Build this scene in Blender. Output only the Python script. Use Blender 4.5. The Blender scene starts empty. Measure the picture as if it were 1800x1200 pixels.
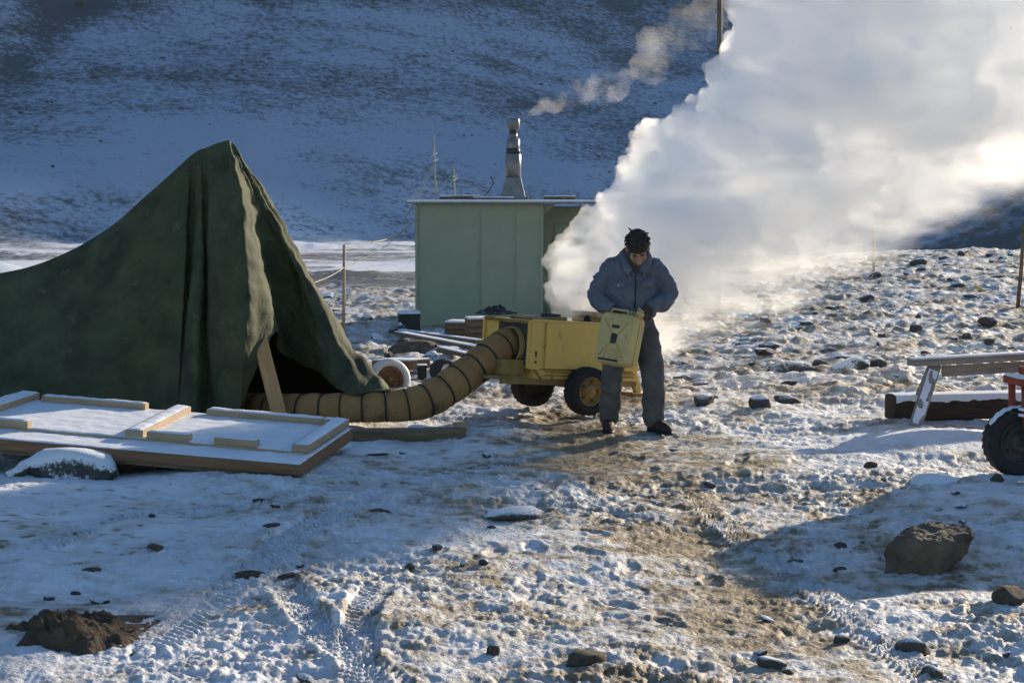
import bpy, bmesh, math, random
import numpy as np
from mathutils import Vector, Matrix, noise as mnoise

R = math.radians
scene = bpy.context.scene
C = scene.collection

# ------------------------------------------------------------------ camera
CAM_Z = 1.9
PITCH = math.atan(250 / 3000)
cam_d = bpy.data.cameras.new('camera')
cam_d.sensor_width = 36.0
cam_d.lens = 60.0
cam_d.clip_start = 0.1
cam_d.clip_end = 4000
cam = bpy.data.objects.new('camera', cam_d)
cam.location = (0, 0, CAM_Z)
cam.rotation_euler = (math.pi / 2 - PITCH, 0, 0)
C.objects.link(cam)
scene.camera = cam

# ------------------------------------------------------------------ light
SUN_AZ = R(37)        # to the right of the view axis
SUN_EL = R(15)
world = bpy.data.worlds.new('World')
scene.world = world
world.use_nodes = True
wn = world.node_tree.nodes
bg = wn['Background']
sky = wn.new('ShaderNodeTexSky')
sky.sky_type = 'NISHITA'
sky.sun_disc = False
sky.sun_elevation = SUN_EL
sky.sun_rotation = SUN_AZ
sky.altitude = 300
sky.air_density = 1.0
sky.dust_density = 0.3
sky.ozone_density = 2.9
bg.inputs['Strength'].default_value = 0.10
world.node_tree.links.new(sky.outputs['Color'], bg.inputs['Color'])
sun_d = bpy.data.lights.new('sun', 'SUN')
sun_d.energy = 4.3
sun_d.angle = R(0.6)
sun_d.color = (1.0, 0.85, 0.64)
sun = bpy.data.objects.new('sun', sun_d)
sdir = Vector((math.sin(SUN_AZ) * math.cos(SUN_EL), math.cos(SUN_AZ) * math.cos(SUN_EL), math.sin(SUN_EL)))
sun.rotation_euler = (-sdir).to_track_quat('-Z', 'Y').to_euler()
sun.location = sdir * 50
C.objects.link(sun)

vs = scene.view_settings
vs.view_transform = 'Standard'
vs.look = 'None'
vs.exposure = 0.85
vs.gamma = 1.0
vs.use_curve_mapping = False
cy = scene.cycles
cy.max_bounces = 16
cy.diffuse_bounces = 2
cy.glossy_bounces = 2
cy.transmission_bounces = 2
cy.volume_bounces = 16
cy.transparent_max_bounces = 16
cy.use_denoising = True
cy.use_adaptive_sampling = True
cy.adaptive_threshold = 0.04
cy.sample_clamp_indirect = 6.0
cy.caustics_reflective = False
cy.caustics_refractive = False

# ------------------------------------------------------------------ helpers
cp, sp = math.cos(PITCH), math.sin(PITCH)


def W(px, py, d):
    """point seen at photo pixel (1800 x 1200) that stands d metres down range"""
    xr, yr = (px - 900) / 3000.0, (600 - py) / 3000.0
    yc = cp + yr * sp
    t = d / yc
    return Vector((xr * t, d, CAM_Z + t * (yr * cp - sp)))


def h32(ix, iy, seed):
    h = (ix.astype(np.uint32) * np.uint32(374761393) + iy.astype(np.uint32) * np.uint32(668265263)
         + np.uint32((seed * 974634777) & 0xffffffff))
    h = (h ^ (h >> np.uint32(13))) * np.uint32(1274126177)
    h = h ^ (h >> np.uint32(16))
    return h


def perlin(x, y, seed=0):
    xi = np.floor(x); yi = np.floor(y)
    fx = x - xi; fy = y - yi
    xi = xi.astype(np.int64); yi = yi.astype(np.int64)
    u = fx * fx * fx * (fx * (fx * 6 - 15) + 10)
    v = fy * fy * fy * (fy * (fy * 6 - 15) + 10)

    def g(ox, oy):
        a = h32(xi + ox, yi + oy, seed).astype(np.float64) * (2 * math.pi / 4294967296.0)
        return np.cos(a) * (fx - ox) + np.sin(a) * (fy - oy)
    n0 = g(0, 0) * (1 - u) + g(1, 0) * u
    n1 = g(0, 1) * (1 - u) + g(1, 1) * u
    return (n0 * (1 - v) + n1 * v) * 1.5


def fbm(x, y, seed, octv=4, gain=0.5, lac=2.03):
    s = 0; a = 1.0
    for k in range(octv):
        s = s + a * perlin(x, y, seed + k * 17)
        x = x * lac + 3.7; y = y * lac - 1.9; a *= gain
    return s


def worley(x, y, seed):
    """distance to the nearest feature point and a random value of its cell"""
    xi = np.floor(x).astype(np.int64); yi = np.floor(y).astype(np.int64)
    best = np.full(x.shape, 9.0); bid = np.zeros(x.shape); bx = np.zeros(x.shape); by = np.zeros(x.shape)
    for ox in (-1, 0, 1):
        for oy in (-1, 0, 1):
            h = h32(xi + ox, yi + oy, seed)
            px = xi + ox + (h & np.uint32(0xffff)).astype(np.float64) / 65536.0
            py = yi + oy + (h >> np.uint32(16)).astype(np.float64) / 65536.0
            dx = x - px; dy = y - py
            d = dx * dx + dy * dy
            m = d < best
            best = np.where(m, d, best)
            hv = h32(xi + ox, yi + oy, seed + 5).astype(np.float64) / 4294967296.0
            bid = np.where(m, hv, bid); bx = np.where(m, dx, bx); by = np.where(m, dy, by)
    return np.sqrt(best), bid, bx, by


def sstep(a, b, x):
    t = np.clip((x - a) / (b - a), 0, 1)
    return t * t * (3 - 2 * t)


def mesh_np(name, verts, quads, smooth=True):
    me = bpy.data.meshes.new(name)
    n, q = len(verts), len(quads)
    k = quads.shape[1]
    me.vertices.add(n); me.vertices.foreach_set('co', np.ascontiguousarray(verts, dtype=np.float32).ravel())
    me.loops.add(q * k); me.loops.foreach_set('vertex_index', np.ascontiguousarray(quads, dtype=np.int32).ravel())
    me.polygons.add(q)
    me.polygons.foreach_set('loop_start', np.arange(0, q * k, k, dtype=np.int32))
    me.polygons.foreach_set('loop_total', np.full(q, k, dtype=np.int32))
    me.polygons.foreach_set('use_smooth', np.full(q, smooth))
    me.update(calc_edges=True)
    return me


def ob(name, me, mat=None, parent=None, loc=None):
    o = bpy.data.objects.new(name, me)
    C.objects.link(o)
    if mat is not None and me is not None and not me.materials:
        me.materials.append(mat)
    if parent is not None:
        o.parent = parent
    if loc is not None:
        o.location = loc
    return o


def tag(o, label, cat, group=None, kind=None):
    o['label'] = label
    o['category'] = cat
    if group: o['group'] = group
    if kind: o['kind'] = kind
    return o


def empty(name, loc=(0, 0, 0), rz=0.0, label=None, cat=None, group=None):
    o = bpy.data.objects.new(name, None)
    o.empty_display_size = 0.1
    o.location = loc
    o.rotation_euler = (0, 0, rz)
    C.objects.link(o)
    if label: tag(o, label, cat, group)
    return o


def bm_mesh(bm, name, smooth=False):
    me = bpy.data.meshes.new(name)
    bmesh.ops.recalc_face_normals(bm, faces=bm.faces)
    bm.to_mesh(me); bm.free()
    if smooth:
        me.polygons.foreach_set('use_smooth', np.ones(len(me.polygons), dtype=bool))
    return me


def b_box(bm, c, s, rot=None, bev=0.0, taper=None):
    """a box, centre c, full size s, optional Matrix rotation and bevel"""
    r = bmesh.ops.create_cube(bm, size=1.0)
    vsx = r['verts']
    for v in vsx:
        if taper and v.co.z > 0:
            v.co.x *= taper; v.co.y *= taper
        v.co.x *= s[0]; v.co.y *= s[1]; v.co.z *= s[2]
    if bev:
        es = {e for v in vsx for e in v.link_edges}
        rb = bmesh.ops.bevel(bm, geom=list(es), offset=bev, segments=2, affect='EDGES', profile=0.6)
        vsx = list({v for f in rb['faces'] for v in f.verts} | {v for v in vsx if v.is_valid})
        # bevel keeps the flat faces: gather the connected island
        seen = set(vsx); st = list(vsx)
        while st:
            v = st.pop()
            for e in v.link_edges:
                w = e.other_vert(v)
                if w not in seen:
                    seen.add(w); st.append(w)
        vsx = list(seen)
    M = Matrix.Translation(Vector(c)) @ (rot.to_4x4() if rot is not None else Matrix())
    for v in vsx:
        v.co = M @ v.co
    return vsx


def box_obj(name, c, s, mat, parent=None, rot=None, bev=0.006, smooth=False):
    bm = bmesh.new()
    b_box(bm, (0, 0, 0), s, None, bev)
    o = ob(name, bm_mesh(bm, name, smooth), mat, parent, c)
    if rot is not None:
        o.rotation_euler = rot.to_euler()
    return o


def tube_pts(pts, rad, n=12, cap=True, flat=None, up=Vector((0, 0, 1))):
    """verts, faces of a tube along pts with radius per point; flat = (a, b) scales the two section axes"""
    P = [Vector(p) for p in pts]
    if not hasattr(rad, '__len__'): rad = [rad] * len(P)
    V = []; F = []
    a, b = flat if flat else (1, 1)
    prev = None
    for i, p in enumerate(P):
        t = (P[min(i + 1, len(P) - 1)] - P[max(i - 1, 0)]).normalized()
        if prev is None:
            s = t.cross(up)
            if s.length < 1e-3: s = t.cross(Vector((1, 0, 0)))
            s.normalize()
        else:
            s = (prev - t * prev.dot(t)).normalized()
        prev = s
        w = s.cross(t)
        for k in range(n):
            an = 2 * math.pi * k / n
            V.append(p + (s * math.cos(an) * a + w * math.sin(an) * b) * rad[i])
    for i in range(len(P) - 1):
        for k in range(n):
            k2 = (k + 1) % n
            F.append((i * n + k, i * n + k2, (i + 1) * n + k2, (i + 1) * n + k))
    if cap:
        F.append(tuple(range(n - 1, -1, -1)))
        F.append(tuple((len(P) - 1) * n + k for k in range(n)))
    return V, F


def pd_mesh(name, V, F, smooth=True):
    me = bpy.data.meshes.new(name)
    me.from_pydata([tuple(v) for v in V], [], F)
    me.update()
    bm = bmesh.new(); bm.from_mesh(me)
    bmesh.ops.recalc_face_normals(bm, faces=bm.faces)
    bm.to_mesh(me); bm.free()
    if smooth:
        me.polygons.foreach_set('use_smooth', np.ones(len(me.polygons), dtype=bool))
    return me


def tube_obj(name, pts, rad, mat, parent=None, n=10, smooth=True, flat=None):
    V, F = tube_pts(pts, rad, n, True, flat)
    return ob(name, pd_mesh(name, V, F, smooth), mat, parent)


def lathe(prof, n=24, axis='Z'):
    """prof: (r, z) list -> verts, faces (closed ring of quads)"""
    V = []; F = []
    for r, z in prof:
        for k in range(n):
            a = 2 * math.pi * k / n
            V.append(Vector((r * math.cos(a), r * math.sin(a), z)) if axis == 'Z' else Vector((r * math.cos(a), z, r * math.sin(a))))
    for i in range(len(prof) - 1):
        for k in range(n):
            k2 = (k + 1) % n
            F.append((i * n + k, i * n + k2, (i + 1) * n + k2, (i + 1) * n + k))
    return V, F


def catmull(pts, m):
    P = [Vector(p) for p in pts]
    out = []
    for i in range(len(P) - 1):
        p0 = P[max(i - 1, 0)]; p1 = P[i]; p2 = P[i + 1]; p3 = P[min(i + 2, len(P) - 1)]
        for k in range(m):
            t = k / m
            out.append(0.5 * ((2 * p1) + (p2 - p0) * t + (2 * p0 - 5 * p1 + 4 * p2 - p3) * t * t + (3 * p1 - p0 - 3 * p2 + p3) * t ** 3))
    out.append(P[-1])
    return out


def remeshed(name, parts, voxel, smooth_it=3, smooth_f=0.5):
    """union of closed (V, F) shells as one continuous skin"""
    V = []; F = []
    for v, f in parts:
        o = len(V)
        V += [tuple(p) for p in v]
        F += [tuple(i + o for i in q) for q in f]
    me = pd_mesh(name + '_raw', V, F, False)
    return skin(name, me, voxel, smooth_it, smooth_f)


def skin(name, me, voxel, smooth_it, smooth_f):
    tmp = bpy.data.objects.new(name + '_tmp', me); C.objects.link(tmp)
    m = tmp.modifiers.new('r', 'REMESH'); m.mode = 'VOXEL'; m.voxel_size = voxel; m.use_smooth_shade = True
    if smooth_it:
        s = tmp.modifiers.new('s', 'SMOOTH'); s.factor = smooth_f; s.iterations = smooth_it
    dg = bpy.context.evaluated_depsgraph_get()
    dg.update()
    out = bpy.data.meshes.new_from_object(tmp.evaluated_get(dg))
    out.name = name
    bpy.data.objects.remove(tmp); bpy.data.meshes.remove(me)
    out.polygons.foreach_set('use_smooth', np.ones(len(out.polygons), dtype=bool))
    return out


_ICO = {}


def ico_shell(c, r, sub=2, sc=(1, 1, 1)):
    if sub not in _ICO:
        bm = bmesh.new()
        bmesh.ops.create_icosphere(bm, subdivisions=sub, radius=1.0)
        _ICO[sub] = (np.array([tuple(v.co) for v in bm.verts]), [tuple(v.index for v in f.verts) for f in bm.faces])
        bm.free()
    U, F = _ICO[sub]
    return [Vector(q) for q in U * np.array(sc) * r + np.array(tuple(c))], F


def spheres_mesh(name, items, voxel, smooth_it, smooth_f):
    """one skin round many balls (centre, radius, subdivision, depth squash)"""
    VV = []; FF = []; o = 0
    for c, r, sub, sq in items:
        ico_shell((0, 0, 0), 1, sub)
        U, F = _ICO[sub]
        VV.append(U * np.array((r, r * sq, r)) + np.array(tuple(c)))
        FF.append(np.array(F) + o); o += len(U)
    me = mesh_np(name + '_raw', np.vstack(VV), np.vstack(FF), False)
    return skin(name, me, voxel, smooth_it, smooth_f)


# ------------------------------------------------------------------ materials
def newmat(name):
    m = bpy.data.materials.new(name)
    m.use_nodes = True
    return m, m.node_tree.nodes, m.node_tree.links, m.node_tree.nodes['Principled BSDF']


def nd(nodes, t, **kw):
    n = nodes.new(t)
    for k, v in kw.items():
        if k.startswith('i_'):
            n.inputs[k[2:].replace('_', ' ')].default_value = v
        else:
            setattr(n, k, v)
    return n


def mk(name, col, col2=None, scale=6.0, rough=0.7, bump=0.15, bscale=40.0, metal=0.0, stretch=(1, 1, 1), detail=5.0, dist=0.01, spec=0.3, wear=None):
    """two-tone noise paint with fine relief; wear = (colour, amount, scale) adds worn or dirty blotches"""
    m, N, L, P = newmat(name)
    tc = nd(N, 'ShaderNodeTexCoord'); mp = nd(N, 'ShaderNodeMapping')
    mp.inputs['Scale'].default_value = stretch
    L.new(tc.outputs['Object'], mp.inputs['Vector'])
    nz = nd(N, 'ShaderNodeTexNoise', i_Scale=scale, i_Detail=detail, i_Roughness=0.6)
    L.new(mp.outputs[0], nz.inputs['Vector'])
    cr = nd(N, 'ShaderNodeValToRGB')
    cr.color_ramp.elements[0].position = 0.32; cr.color_ramp.elements[1].position = 0.68
    c2 = col2 if col2 else tuple(c * 0.7 for c in col)
    cr.color_ramp.elements[0].color = (*c2, 1); cr.color_ramp.elements[1].color = (*col, 1)
    L.new(nz.outputs['Fac'], cr.inputs['Fac'])
    out = cr.outputs['Color']
    if wear:
        wc, wa, wsc = wear
        n2 = nd(N, 'ShaderNodeTexNoise', i_Scale=wsc, i_Detail=8.0, i_Roughness=0.7)
        L.new(mp.outputs[0], n2.inputs['Vector'])
        r2 = nd(N, 'ShaderNodeMapRange'); r2.inputs['From Min'].default_value = 0.62 - wa * 0.25; r2.inputs['From Max'].default_value = 0.72 - wa * 0.2
        L.new(n2.outputs['Fac'], r2.inputs['Value'])
        mx = nd(N, 'ShaderNodeMix', data_type='RGBA')
        L.new(r2.outputs[0], mx.inputs['Factor']); L.new(out, mx.inputs[6]); mx.inputs[7].default_value = (*wc, 1)
        out = mx.outputs[2]
    L.new(out, P.inputs['Base Color'])
    P.inputs['Roughness'].default_value = rough
    P.inputs['Metallic'].default_value = metal
    P.inputs['Specular IOR Level'].default_value = spec
    if bump:
        nb = nd(N, 'ShaderNodeTexNoise', i_Scale=bscale, i_Detail=6.0, i_Roughness=0.6)
        L.new(mp.outputs[0], nb.inputs['Vector'])
        b = nd(N, 'ShaderNodeBump'); b.inputs['Strength'].default_value = bump; b.inputs['Distance'].default_value = dist
        L.new(nb.outputs['Fac'], b.inputs['Height']); L.new(b.outputs[0], P.inputs['Normal'])
    return m


SNOW = (0.78, 0.80, 0.84)


def ground_mat():
    m, N, L, P = newmat('snowy_ground')
    tc = nd(N, 'ShaderNodeTexCoord')
    geo = nd(N, 'ShaderNodeNewGeometry')
    dirt = nd(N, 'ShaderNodeAttribute', attribute_name='dirt')
    far = nd(N, 'ShaderNodeAttribute', attribute_name='far')
    rocky = nd(N, 'ShaderNodeAttribute', attribute_name='rocky')
    # near soil mask: attribute plus fine breakup plus steepness
    n1 = nd(N, 'ShaderNodeTexNoise', i_Scale=20.0, i_Detail=7.0, i_Roughness=0.72)
    L.new(tc.outputs['Object'], n1.inputs['Vector'])
    sep = nd(N, 'ShaderNodeSeparateXYZ'); L.new(geo.outputs['Normal'], sep.inputs[0])
    steep = nd(N, 'ShaderNodeMapRange'); steep.inputs['From Min'].default_value = 0.93; steep.inputs['From Max'].default_value = 0.62
    L.new(sep.outputs['Z'], steep.inputs['Value'])
    a1 = nd(N, 'ShaderNodeMath', operation='MULTIPLY_ADD'); L.new(n1.outputs['Fac'], a1.inputs[0]); a1.inputs[1].default_value = 1.3; L.new(dirt.outputs['Fac'], a1.inputs[2])
    a2 = nd(N, 'ShaderNodeMath', operation='MULTIPLY_ADD'); L.new(steep.outputs[0], a2.inputs[0]); a2.inputs[1].default_value = 0.24; L.new(a1.outputs[0], a2.inputs[2])
    mk_ = nd(N, 'ShaderNodeMapRange'); mk_.inputs['From Min'].default_value = 1.00; mk_.inputs['From Max'].default_value = 1.36
    L.new(a2.outputs[0], mk_.inputs['Value'])
    # soil colours
    n2 = nd(N, 'ShaderNodeTexNoise', i_Scale=3.0, i_Detail=6.0)
    L.new(tc.outputs['Object'], n2.inputs['Vector'])
    soil = nd(N, 'ShaderNodeValToRGB')
    soil.color_ramp.elements[0].position = 0.35; soil.color_ramp.elements[1].position = 0.65
    soil.color_ramp.elements[0].color = (0.14, 0.10, 0.058, 1); soil.color_ramp.elements[1].color = (0.31, 0.225, 0.125, 1)
    L.new(n2.outputs['Fac'], soil.inputs['Fac'])
    # snow with faint dust
    n3 = nd(N, 'ShaderNodeTexNoise', i_Scale=1.6, i_Detail=7.0, i_Roughness=0.65)
    L.new(tc.outputs['Object'], n3.inputs['Vector'])
    snow = nd(N, 'ShaderNodeValToRGB')
    snow.color_ramp.elements[0].position = 0.3; snow.color_ramp.elements[1].position = 0.6
    snow.color_ramp.elements[0].color = (0.66, 0.66, 0.68, 1); snow.color_ramp.elements[1].color = (*SNOW, 1)
    L.new(n3.outputs['Fac'], snow.inputs['Fac'])
    dust = nd(N, 'ShaderNodeMix', data_type='RGBA')
    dm = nd(N, 'ShaderNodeMath', operation='MULTIPLY', use_clamp=True); L.new(dirt.outputs['Fac'], dm.inputs[0]); dm.inputs[1].default_value = 1.5
    L.new(dm.outputs[0], dust.inputs['Factor']); L.new(snow.outputs['Color'], dust.inputs[6]); dust.inputs[7].default_value = (0.45, 0.395, 0.31, 1)
    mix1 = nd(N, 'ShaderNodeMix', data_type='RGBA')
    L.new(mk_.outputs[0], mix1.inputs['Factor']); L.new(dust.outputs[2], mix1.inputs[6]); L.new(soil.outputs['Color'], mix1.inputs[7])
    # far slopes: dark stones showing through snow
    mp = nd(N, 'ShaderNodeMapping'); mp.inputs['Scale'].default_value = (0.55, 0.55, 0.9)
    L.new(tc.outputs['Object'], mp.inputs['Vector'])
    f1 = nd(N, 'ShaderNodeTexNoise', i_Scale=1.0, i_Detail=9.0, i_Roughness=0.72); L.new(mp.outputs[0], f1.inputs['Vector'])
    mp2 = nd(N, 'ShaderNodeMapping'); mp2.inputs['Scale'].default_value = (0.012, 0.02, 0.045); mp2.inputs['Rotation'].default_value = (0, 0, 0.35)
    L.new(tc.outputs['Object'], mp2.inputs['Vector'])
    f2 = nd(N, 'ShaderNodeTexNoise', i_Scale=1.0, i_Detail=8.0, i_Roughness=0.68); L.new(mp2.outputs[0], f2.inputs['Vector'])
    s1 = nd(N, 'ShaderNodeMath', operation='MULTIPLY_ADD'); L.new(f2.outputs['Fac'], s1.inputs[0]); s1.inputs[1].default_value = 1.25; L.new(f1.outputs['Fac'], s1.inputs[2])
    s2 = nd(N, 'ShaderNodeMath', operation='ADD'); L.new(s1.outputs[0], s2.inputs[0]); L.new(rocky.outputs['Fac'], s2.inputs[1])
    fm = nd(N, 'ShaderNodeMapRange'); fm.inputs['From Min'].default_value = 1.13; fm.inputs['From Max'].default_value = 1.36
    L.new(s2.outputs[0], fm.inputs['Value'])
    fr = nd(N, 'ShaderNodeMix', data_type='RGBA'); L.new(fm.outputs[0], fr.inputs['Factor'])
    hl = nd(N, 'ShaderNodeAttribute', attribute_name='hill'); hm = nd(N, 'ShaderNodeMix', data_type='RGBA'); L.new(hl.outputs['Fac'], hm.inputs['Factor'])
    hm.inputs[6].default_value = (*SNOW, 1); hm.inputs[7].default_value = (0.36, 0.41, 0.50, 1); L.new(hm.outputs[2], fr.inputs[6]); fr.inputs[7].default_value = (0.12, 0.115, 0.11, 1)  # hill snow darkened to grey-blue: its shade is put into the colour
    mix2 = nd(N, 'ShaderNodeMix', data_type='RGBA')
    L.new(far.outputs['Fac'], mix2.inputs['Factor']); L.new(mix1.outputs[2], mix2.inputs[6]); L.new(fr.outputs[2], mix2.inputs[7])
    L.new(mix2.outputs[2], P.inputs['Base Color'])
    P.inputs['Roughness'].default_value = 0.6
    P.inputs['Specular IOR Level'].default_value = 0.25
    # relief
    nb = nd(N, 'ShaderNodeTexNoise', i_Scale=38.0, i_Detail=6.0, i_Roughness=0.65); L.new(tc.outputs['Object'], nb.inputs['Vector'])
    b1 = nd(N, 'ShaderNodeBump'); b1.inputs['Strength'].default_value = 0.8; b1.inputs['Distance'].default_value = 0.022
    L.new(nb.outputs['Fac'], b1.inputs['Height'])
    fb = nd(N, 'ShaderNodeBump'); fb.inputs['Strength'].default_value = 0.5
    fd = nd(N, 'ShaderNodeMath', operation='MULTIPLY'); L.new(far.outputs['Fac'], fd.inputs[0]); fd.inputs[1].default_value = 0.5
    L.new(fd.outputs[0], fb.inputs['Distance']); L.new(f1.outputs['Fac'], fb.inputs['Height'])
    nm2 = nd(N, 'ShaderNodeTexNoise', i_Scale=9.0, i_Detail=5.0, i_Roughness=0.6); L.new(tc.outputs['Object'], nm2.inputs['Vector'])
    b2 = nd(N, 'ShaderNodeBump'); b2.inputs['Strength'].default_value = 0.6; b2.inputs['Distance'].default_value = 0.06
    L.new(nm2.outputs['Fac'], b2.inputs['Height']); L.new(b1.outputs[0], b2.inputs['Normal'])
    L.new(b2.outputs[0], fb.inputs['Normal'])
    L.new(fb.outputs[0], P.inputs['Normal'])
    return m


def snow_top_mat(name, base, base2, lo=0.35, hi=0.6, scale=7.0, amount=0.0, rough=0.85):
    """stone or timber that carries snow on its upward faces"""
    m, N, L, P = newmat(name)
    tc = nd(N, 'ShaderNodeTexCoord'); geo = nd(N, 'ShaderNodeNewGeometry')
    n1 = nd(N, 'ShaderNodeTexNoise', i_Scale=scale, i_Detail=7.0, i_Roughness=0.65); L.new(tc.outputs['Object'], n1.inputs['Vector'])
    cr = nd(N, 'ShaderNodeValToRGB'); cr.color_ramp.elements[0].position = 0.3; cr.color_ramp.elements[1].position = 0.7
    cr.color_ramp.elements[0].color = (*base2, 1); cr.color_ramp.elements[1].color = (*base, 1)
    L.new(n1.outputs['Fac'], cr.inputs['Fac'])
    sep = nd(N, 'ShaderNodeSeparateXYZ'); L.new(geo.outputs['Normal'], sep.inputs[0])
    n2 = nd(N, 'ShaderNodeTexNoise', i_Scale=scale * 1.7, i_Detail=6.0, i_Roughness=0.7); L.new(tc.outputs['Object'], n2.inputs['Vector'])
    a = nd(N, 'ShaderNodeMath', operation='MULTIPLY_ADD'); L.new(n2.outputs['Fac'], a.inputs[0]); a.inputs[1].default_value = 1.1; L.new(sep.outputs['Z'], a.inputs[2])
    a2 = nd(N, 'ShaderNodeMath', operation='ADD'); L.new(a.outputs[0], a2.inputs[0]); a2.inputs[1].default_value = amount - 0.55
    mr = nd(N, 'ShaderNodeMapRange'); mr.inputs['From Min'].default_value = lo; mr.inputs['From Max'].default_value = hi
    L.new(a2.outputs[0], mr.inputs['Value'])
    mx = nd(N, 'ShaderNodeMix', data_type='RGBA'); L.new(mr.outputs[0], mx.inputs['Factor']); L.new(cr.outputs['Color'], mx.inputs[6]); mx.inputs[7].default_value = (*SNOW, 1)
    L.new(mx.outputs[2], P.inputs['Base Color'])
    P.inputs['Roughness'].default_value = rough
    P.inputs['Specular IOR Level'].default_value = 0.2
    nb = nd(N, 'ShaderNodeTexNoise', i_Scale=scale * 4, i_Detail=7.0, i_Roughness=0.65); L.new(tc.outputs['Object'], nb.inputs['Vector'])
    b = nd(N, 'ShaderNodeBump'); b.inputs['Strength'].default_value = 0.6; b.inputs['Distance'].default_value = 0.02
    L.new(nb.outputs['Fac'], b.inputs['Height']); L.new(b.outputs[0], P.inputs['Normal'])
    return m


def volume_mat(name, density, col=(1, 1, 1), aniso=0.35):
    m = bpy.data.materials.new(name)
    m.use_nodes = True
    N, L = m.node_tree.nodes, m.node_tree.links
    for n in list(N): N.remove(n)
    o = N.new('ShaderNodeOutputMaterial')
    v = N.new('ShaderNodeVolumePrincipled')
    v.inputs['Color'].default_value = (*col, 1)
    v.inputs['Density'].default_value = density
    v.inputs['Anisotropy'].default_value = aniso
    v.inputs['Density Attribute'].default_value = ''
    L.new(v.outputs[0], o.inputs['Volume'])
    return m


M = {}
M['ground'] = ground_mat()
M['snow'] = mk('snow', SNOW, (0.70, 0.72, 0.77), 5, 0.6, 0.35, 30)
M['rock'] = snow_top_mat('dark_rock', (0.15, 0.13, 0.11), (0.06, 0.053, 0.047), 0.66, 0.95)
M['rock_snowy'] = snow_top_mat('snowed_rock', (0.12, 0.11, 0.10), (0.05, 0.047, 0.043), 0.25, 0.42, amount=0.1)
M['rock_bare'] = mk('bare_rock', (0.20, 0.15, 0.10), (0.07, 0.055, 0.042), 5, 0.9, 0.8, 22, dist=0.03)
M['canvas'] = mk('olive_canvas', (0.084, 0.090, 0.044), (0.034, 0.040, 0.021), 3.2, 0.9, 0.35, 28, dist=0.02, detail=8, wear=((0.11, 0.11, 0.07), 0.10, 5.0))
M['wood'] = mk('raw_timber', (0.46, 0.33, 0.205), (0.33, 0.235, 0.145), 4, 0.75, 0.25, 30, stretch=(0.6, 6, 6))
M['plank'] = mk('orange_brown_plank', (0.58, 0.33, 0.14), (0.44, 0.24, 0.10), 4, 0.75, 0.25, 30, stretch=(6, 6, 0.6))
M['wood_old'] = mk('weathered_timber', (0.24, 0.17, 0.10), (0.13, 0.09, 0.055), 4, 0.85, 0.4, 26, stretch=(0.6, 6, 6))
M['wood_grey'] = mk('grey_weathered_board', (0.33, 0.29, 0.24), (0.19, 0.165, 0.135), 5, 0.85, 0.4, 26, stretch=(0.6, 6, 6), wear=((0.62, 0.63, 0.66), 0.05, 8))
M['wood_red'] = mk('reddish_plywood_edge', (0.27, 0.15, 0.08), (0.16, 0.085, 0.045), 5, 0.8, 0.35, 26, stretch=(0.6, 6, 10))
M['yellow'] = mk('yellow_paint', (0.76, 0.50, 0.13), (0.68, 0.43, 0.11), 5, 0.55, 0.12, 60, wear=((0.20, 0.13, 0.05), 0.08, 7))
M['yellow_dark'] = mk('grimy_yellow_paint', (0.36, 0.225, 0.065), (0.18, 0.115, 0.045), 6, 0.65, 0.2, 50)
M['tyre'] = mk('tyre_rubber', (0.035, 0.033, 0.03), (0.022, 0.021, 0.02), 9, 0.85, 0.3, 60, wear=((0.12, 0.11, 0.10), 0.08, 9))
M['hose'] = mk('tan_canvas_duct', (0.37, 0.20, 0.075), (0.28, 0.145, 0.053), 5, 0.8, 0.3, 60, wear=((0.13, 0.075, 0.035), 0.15, 4))
M['hose_ring'] = mk('dark_hose_band', (0.05, 0.04, 0.03), None, 8, 0.8, 0.1)
M['green'] = mk('green_hut_paint', (0.30, 0.335, 0.235), (0.265, 0.30, 0.205), 2.0, 0.6, 0.08, 30, wear=((0.20, 0.27, 0.19), 0.05, 3))
M['metal'] = mk('galvanised_metal', (0.25, 0.24, 0.225), (0.15, 0.147, 0.14), 6, 0.45, 0.1, 40, metal=0.4)
M['metal_dark'] = mk('sooty_metal', (0.07, 0.065, 0.06), (0.04, 0.04, 0.038), 6, 0.6, 0.1, 40, metal=0.3)
M['black'] = mk('black_paint', (0.02, 0.02, 0.02), None, 6, 0.6, 0.1)
M['red'] = mk('red_oxide_paint', (0.30, 0.055, 0.025), (0.20, 0.04, 0.02), 6, 0.6, 0.15, 40)
M['rope'] = mk('pale_rope', (0.45, 0.40, 0.30), (0.30, 0.27, 0.2), 20, 0.8, 0.2, 90)
M['soil'] = mk('dark_soil', (0.15, 0.10, 0.062), (0.055, 0.04, 0.028), 9, 0.95, 1.0, 24, dist=0.04)
M['denim'] = mk('blue_denim_jacket', (0.15, 0.155, 0.18), (0.095, 0.10, 0.118), 7, 0.9, 0.3, 70, detail=8)
M['trouser'] = mk('grey_green_trousers', (0.13, 0.122, 0.11), (0.075, 0.073, 0.07), 5, 0.9, 0.3, 60, detail=8, wear=((0.10, 0.085, 0.06), 0.1, 4))
M['leather'] = mk('brown_leather', (0.085, 0.052, 0.03), (0.05, 0.03, 0.02), 9, 0.7, 0.3, 60)
M['boot'] = mk('dark_boot_leather', (0.05, 0.035, 0.025), (0.03, 0.022, 0.017), 9, 0.7, 0.3, 60)
M['skin'] = mk('weathered_skin', (0.46, 0.25, 0.16), (0.38, 0.20, 0.125), 12, 0.6, 0.1, 60)
M['hair'] = mk('dark_brown_hair', (0.035, 0.024, 0.016), (0.02, 0.014, 0.01), 30, 0.6, 0.5, 120)
M['band'] = mk('brown_knit_headband', (0.05, 0.037, 0.024), (0.035, 0.026, 0.018), 30, 0.9, 0.5, 160)
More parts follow.
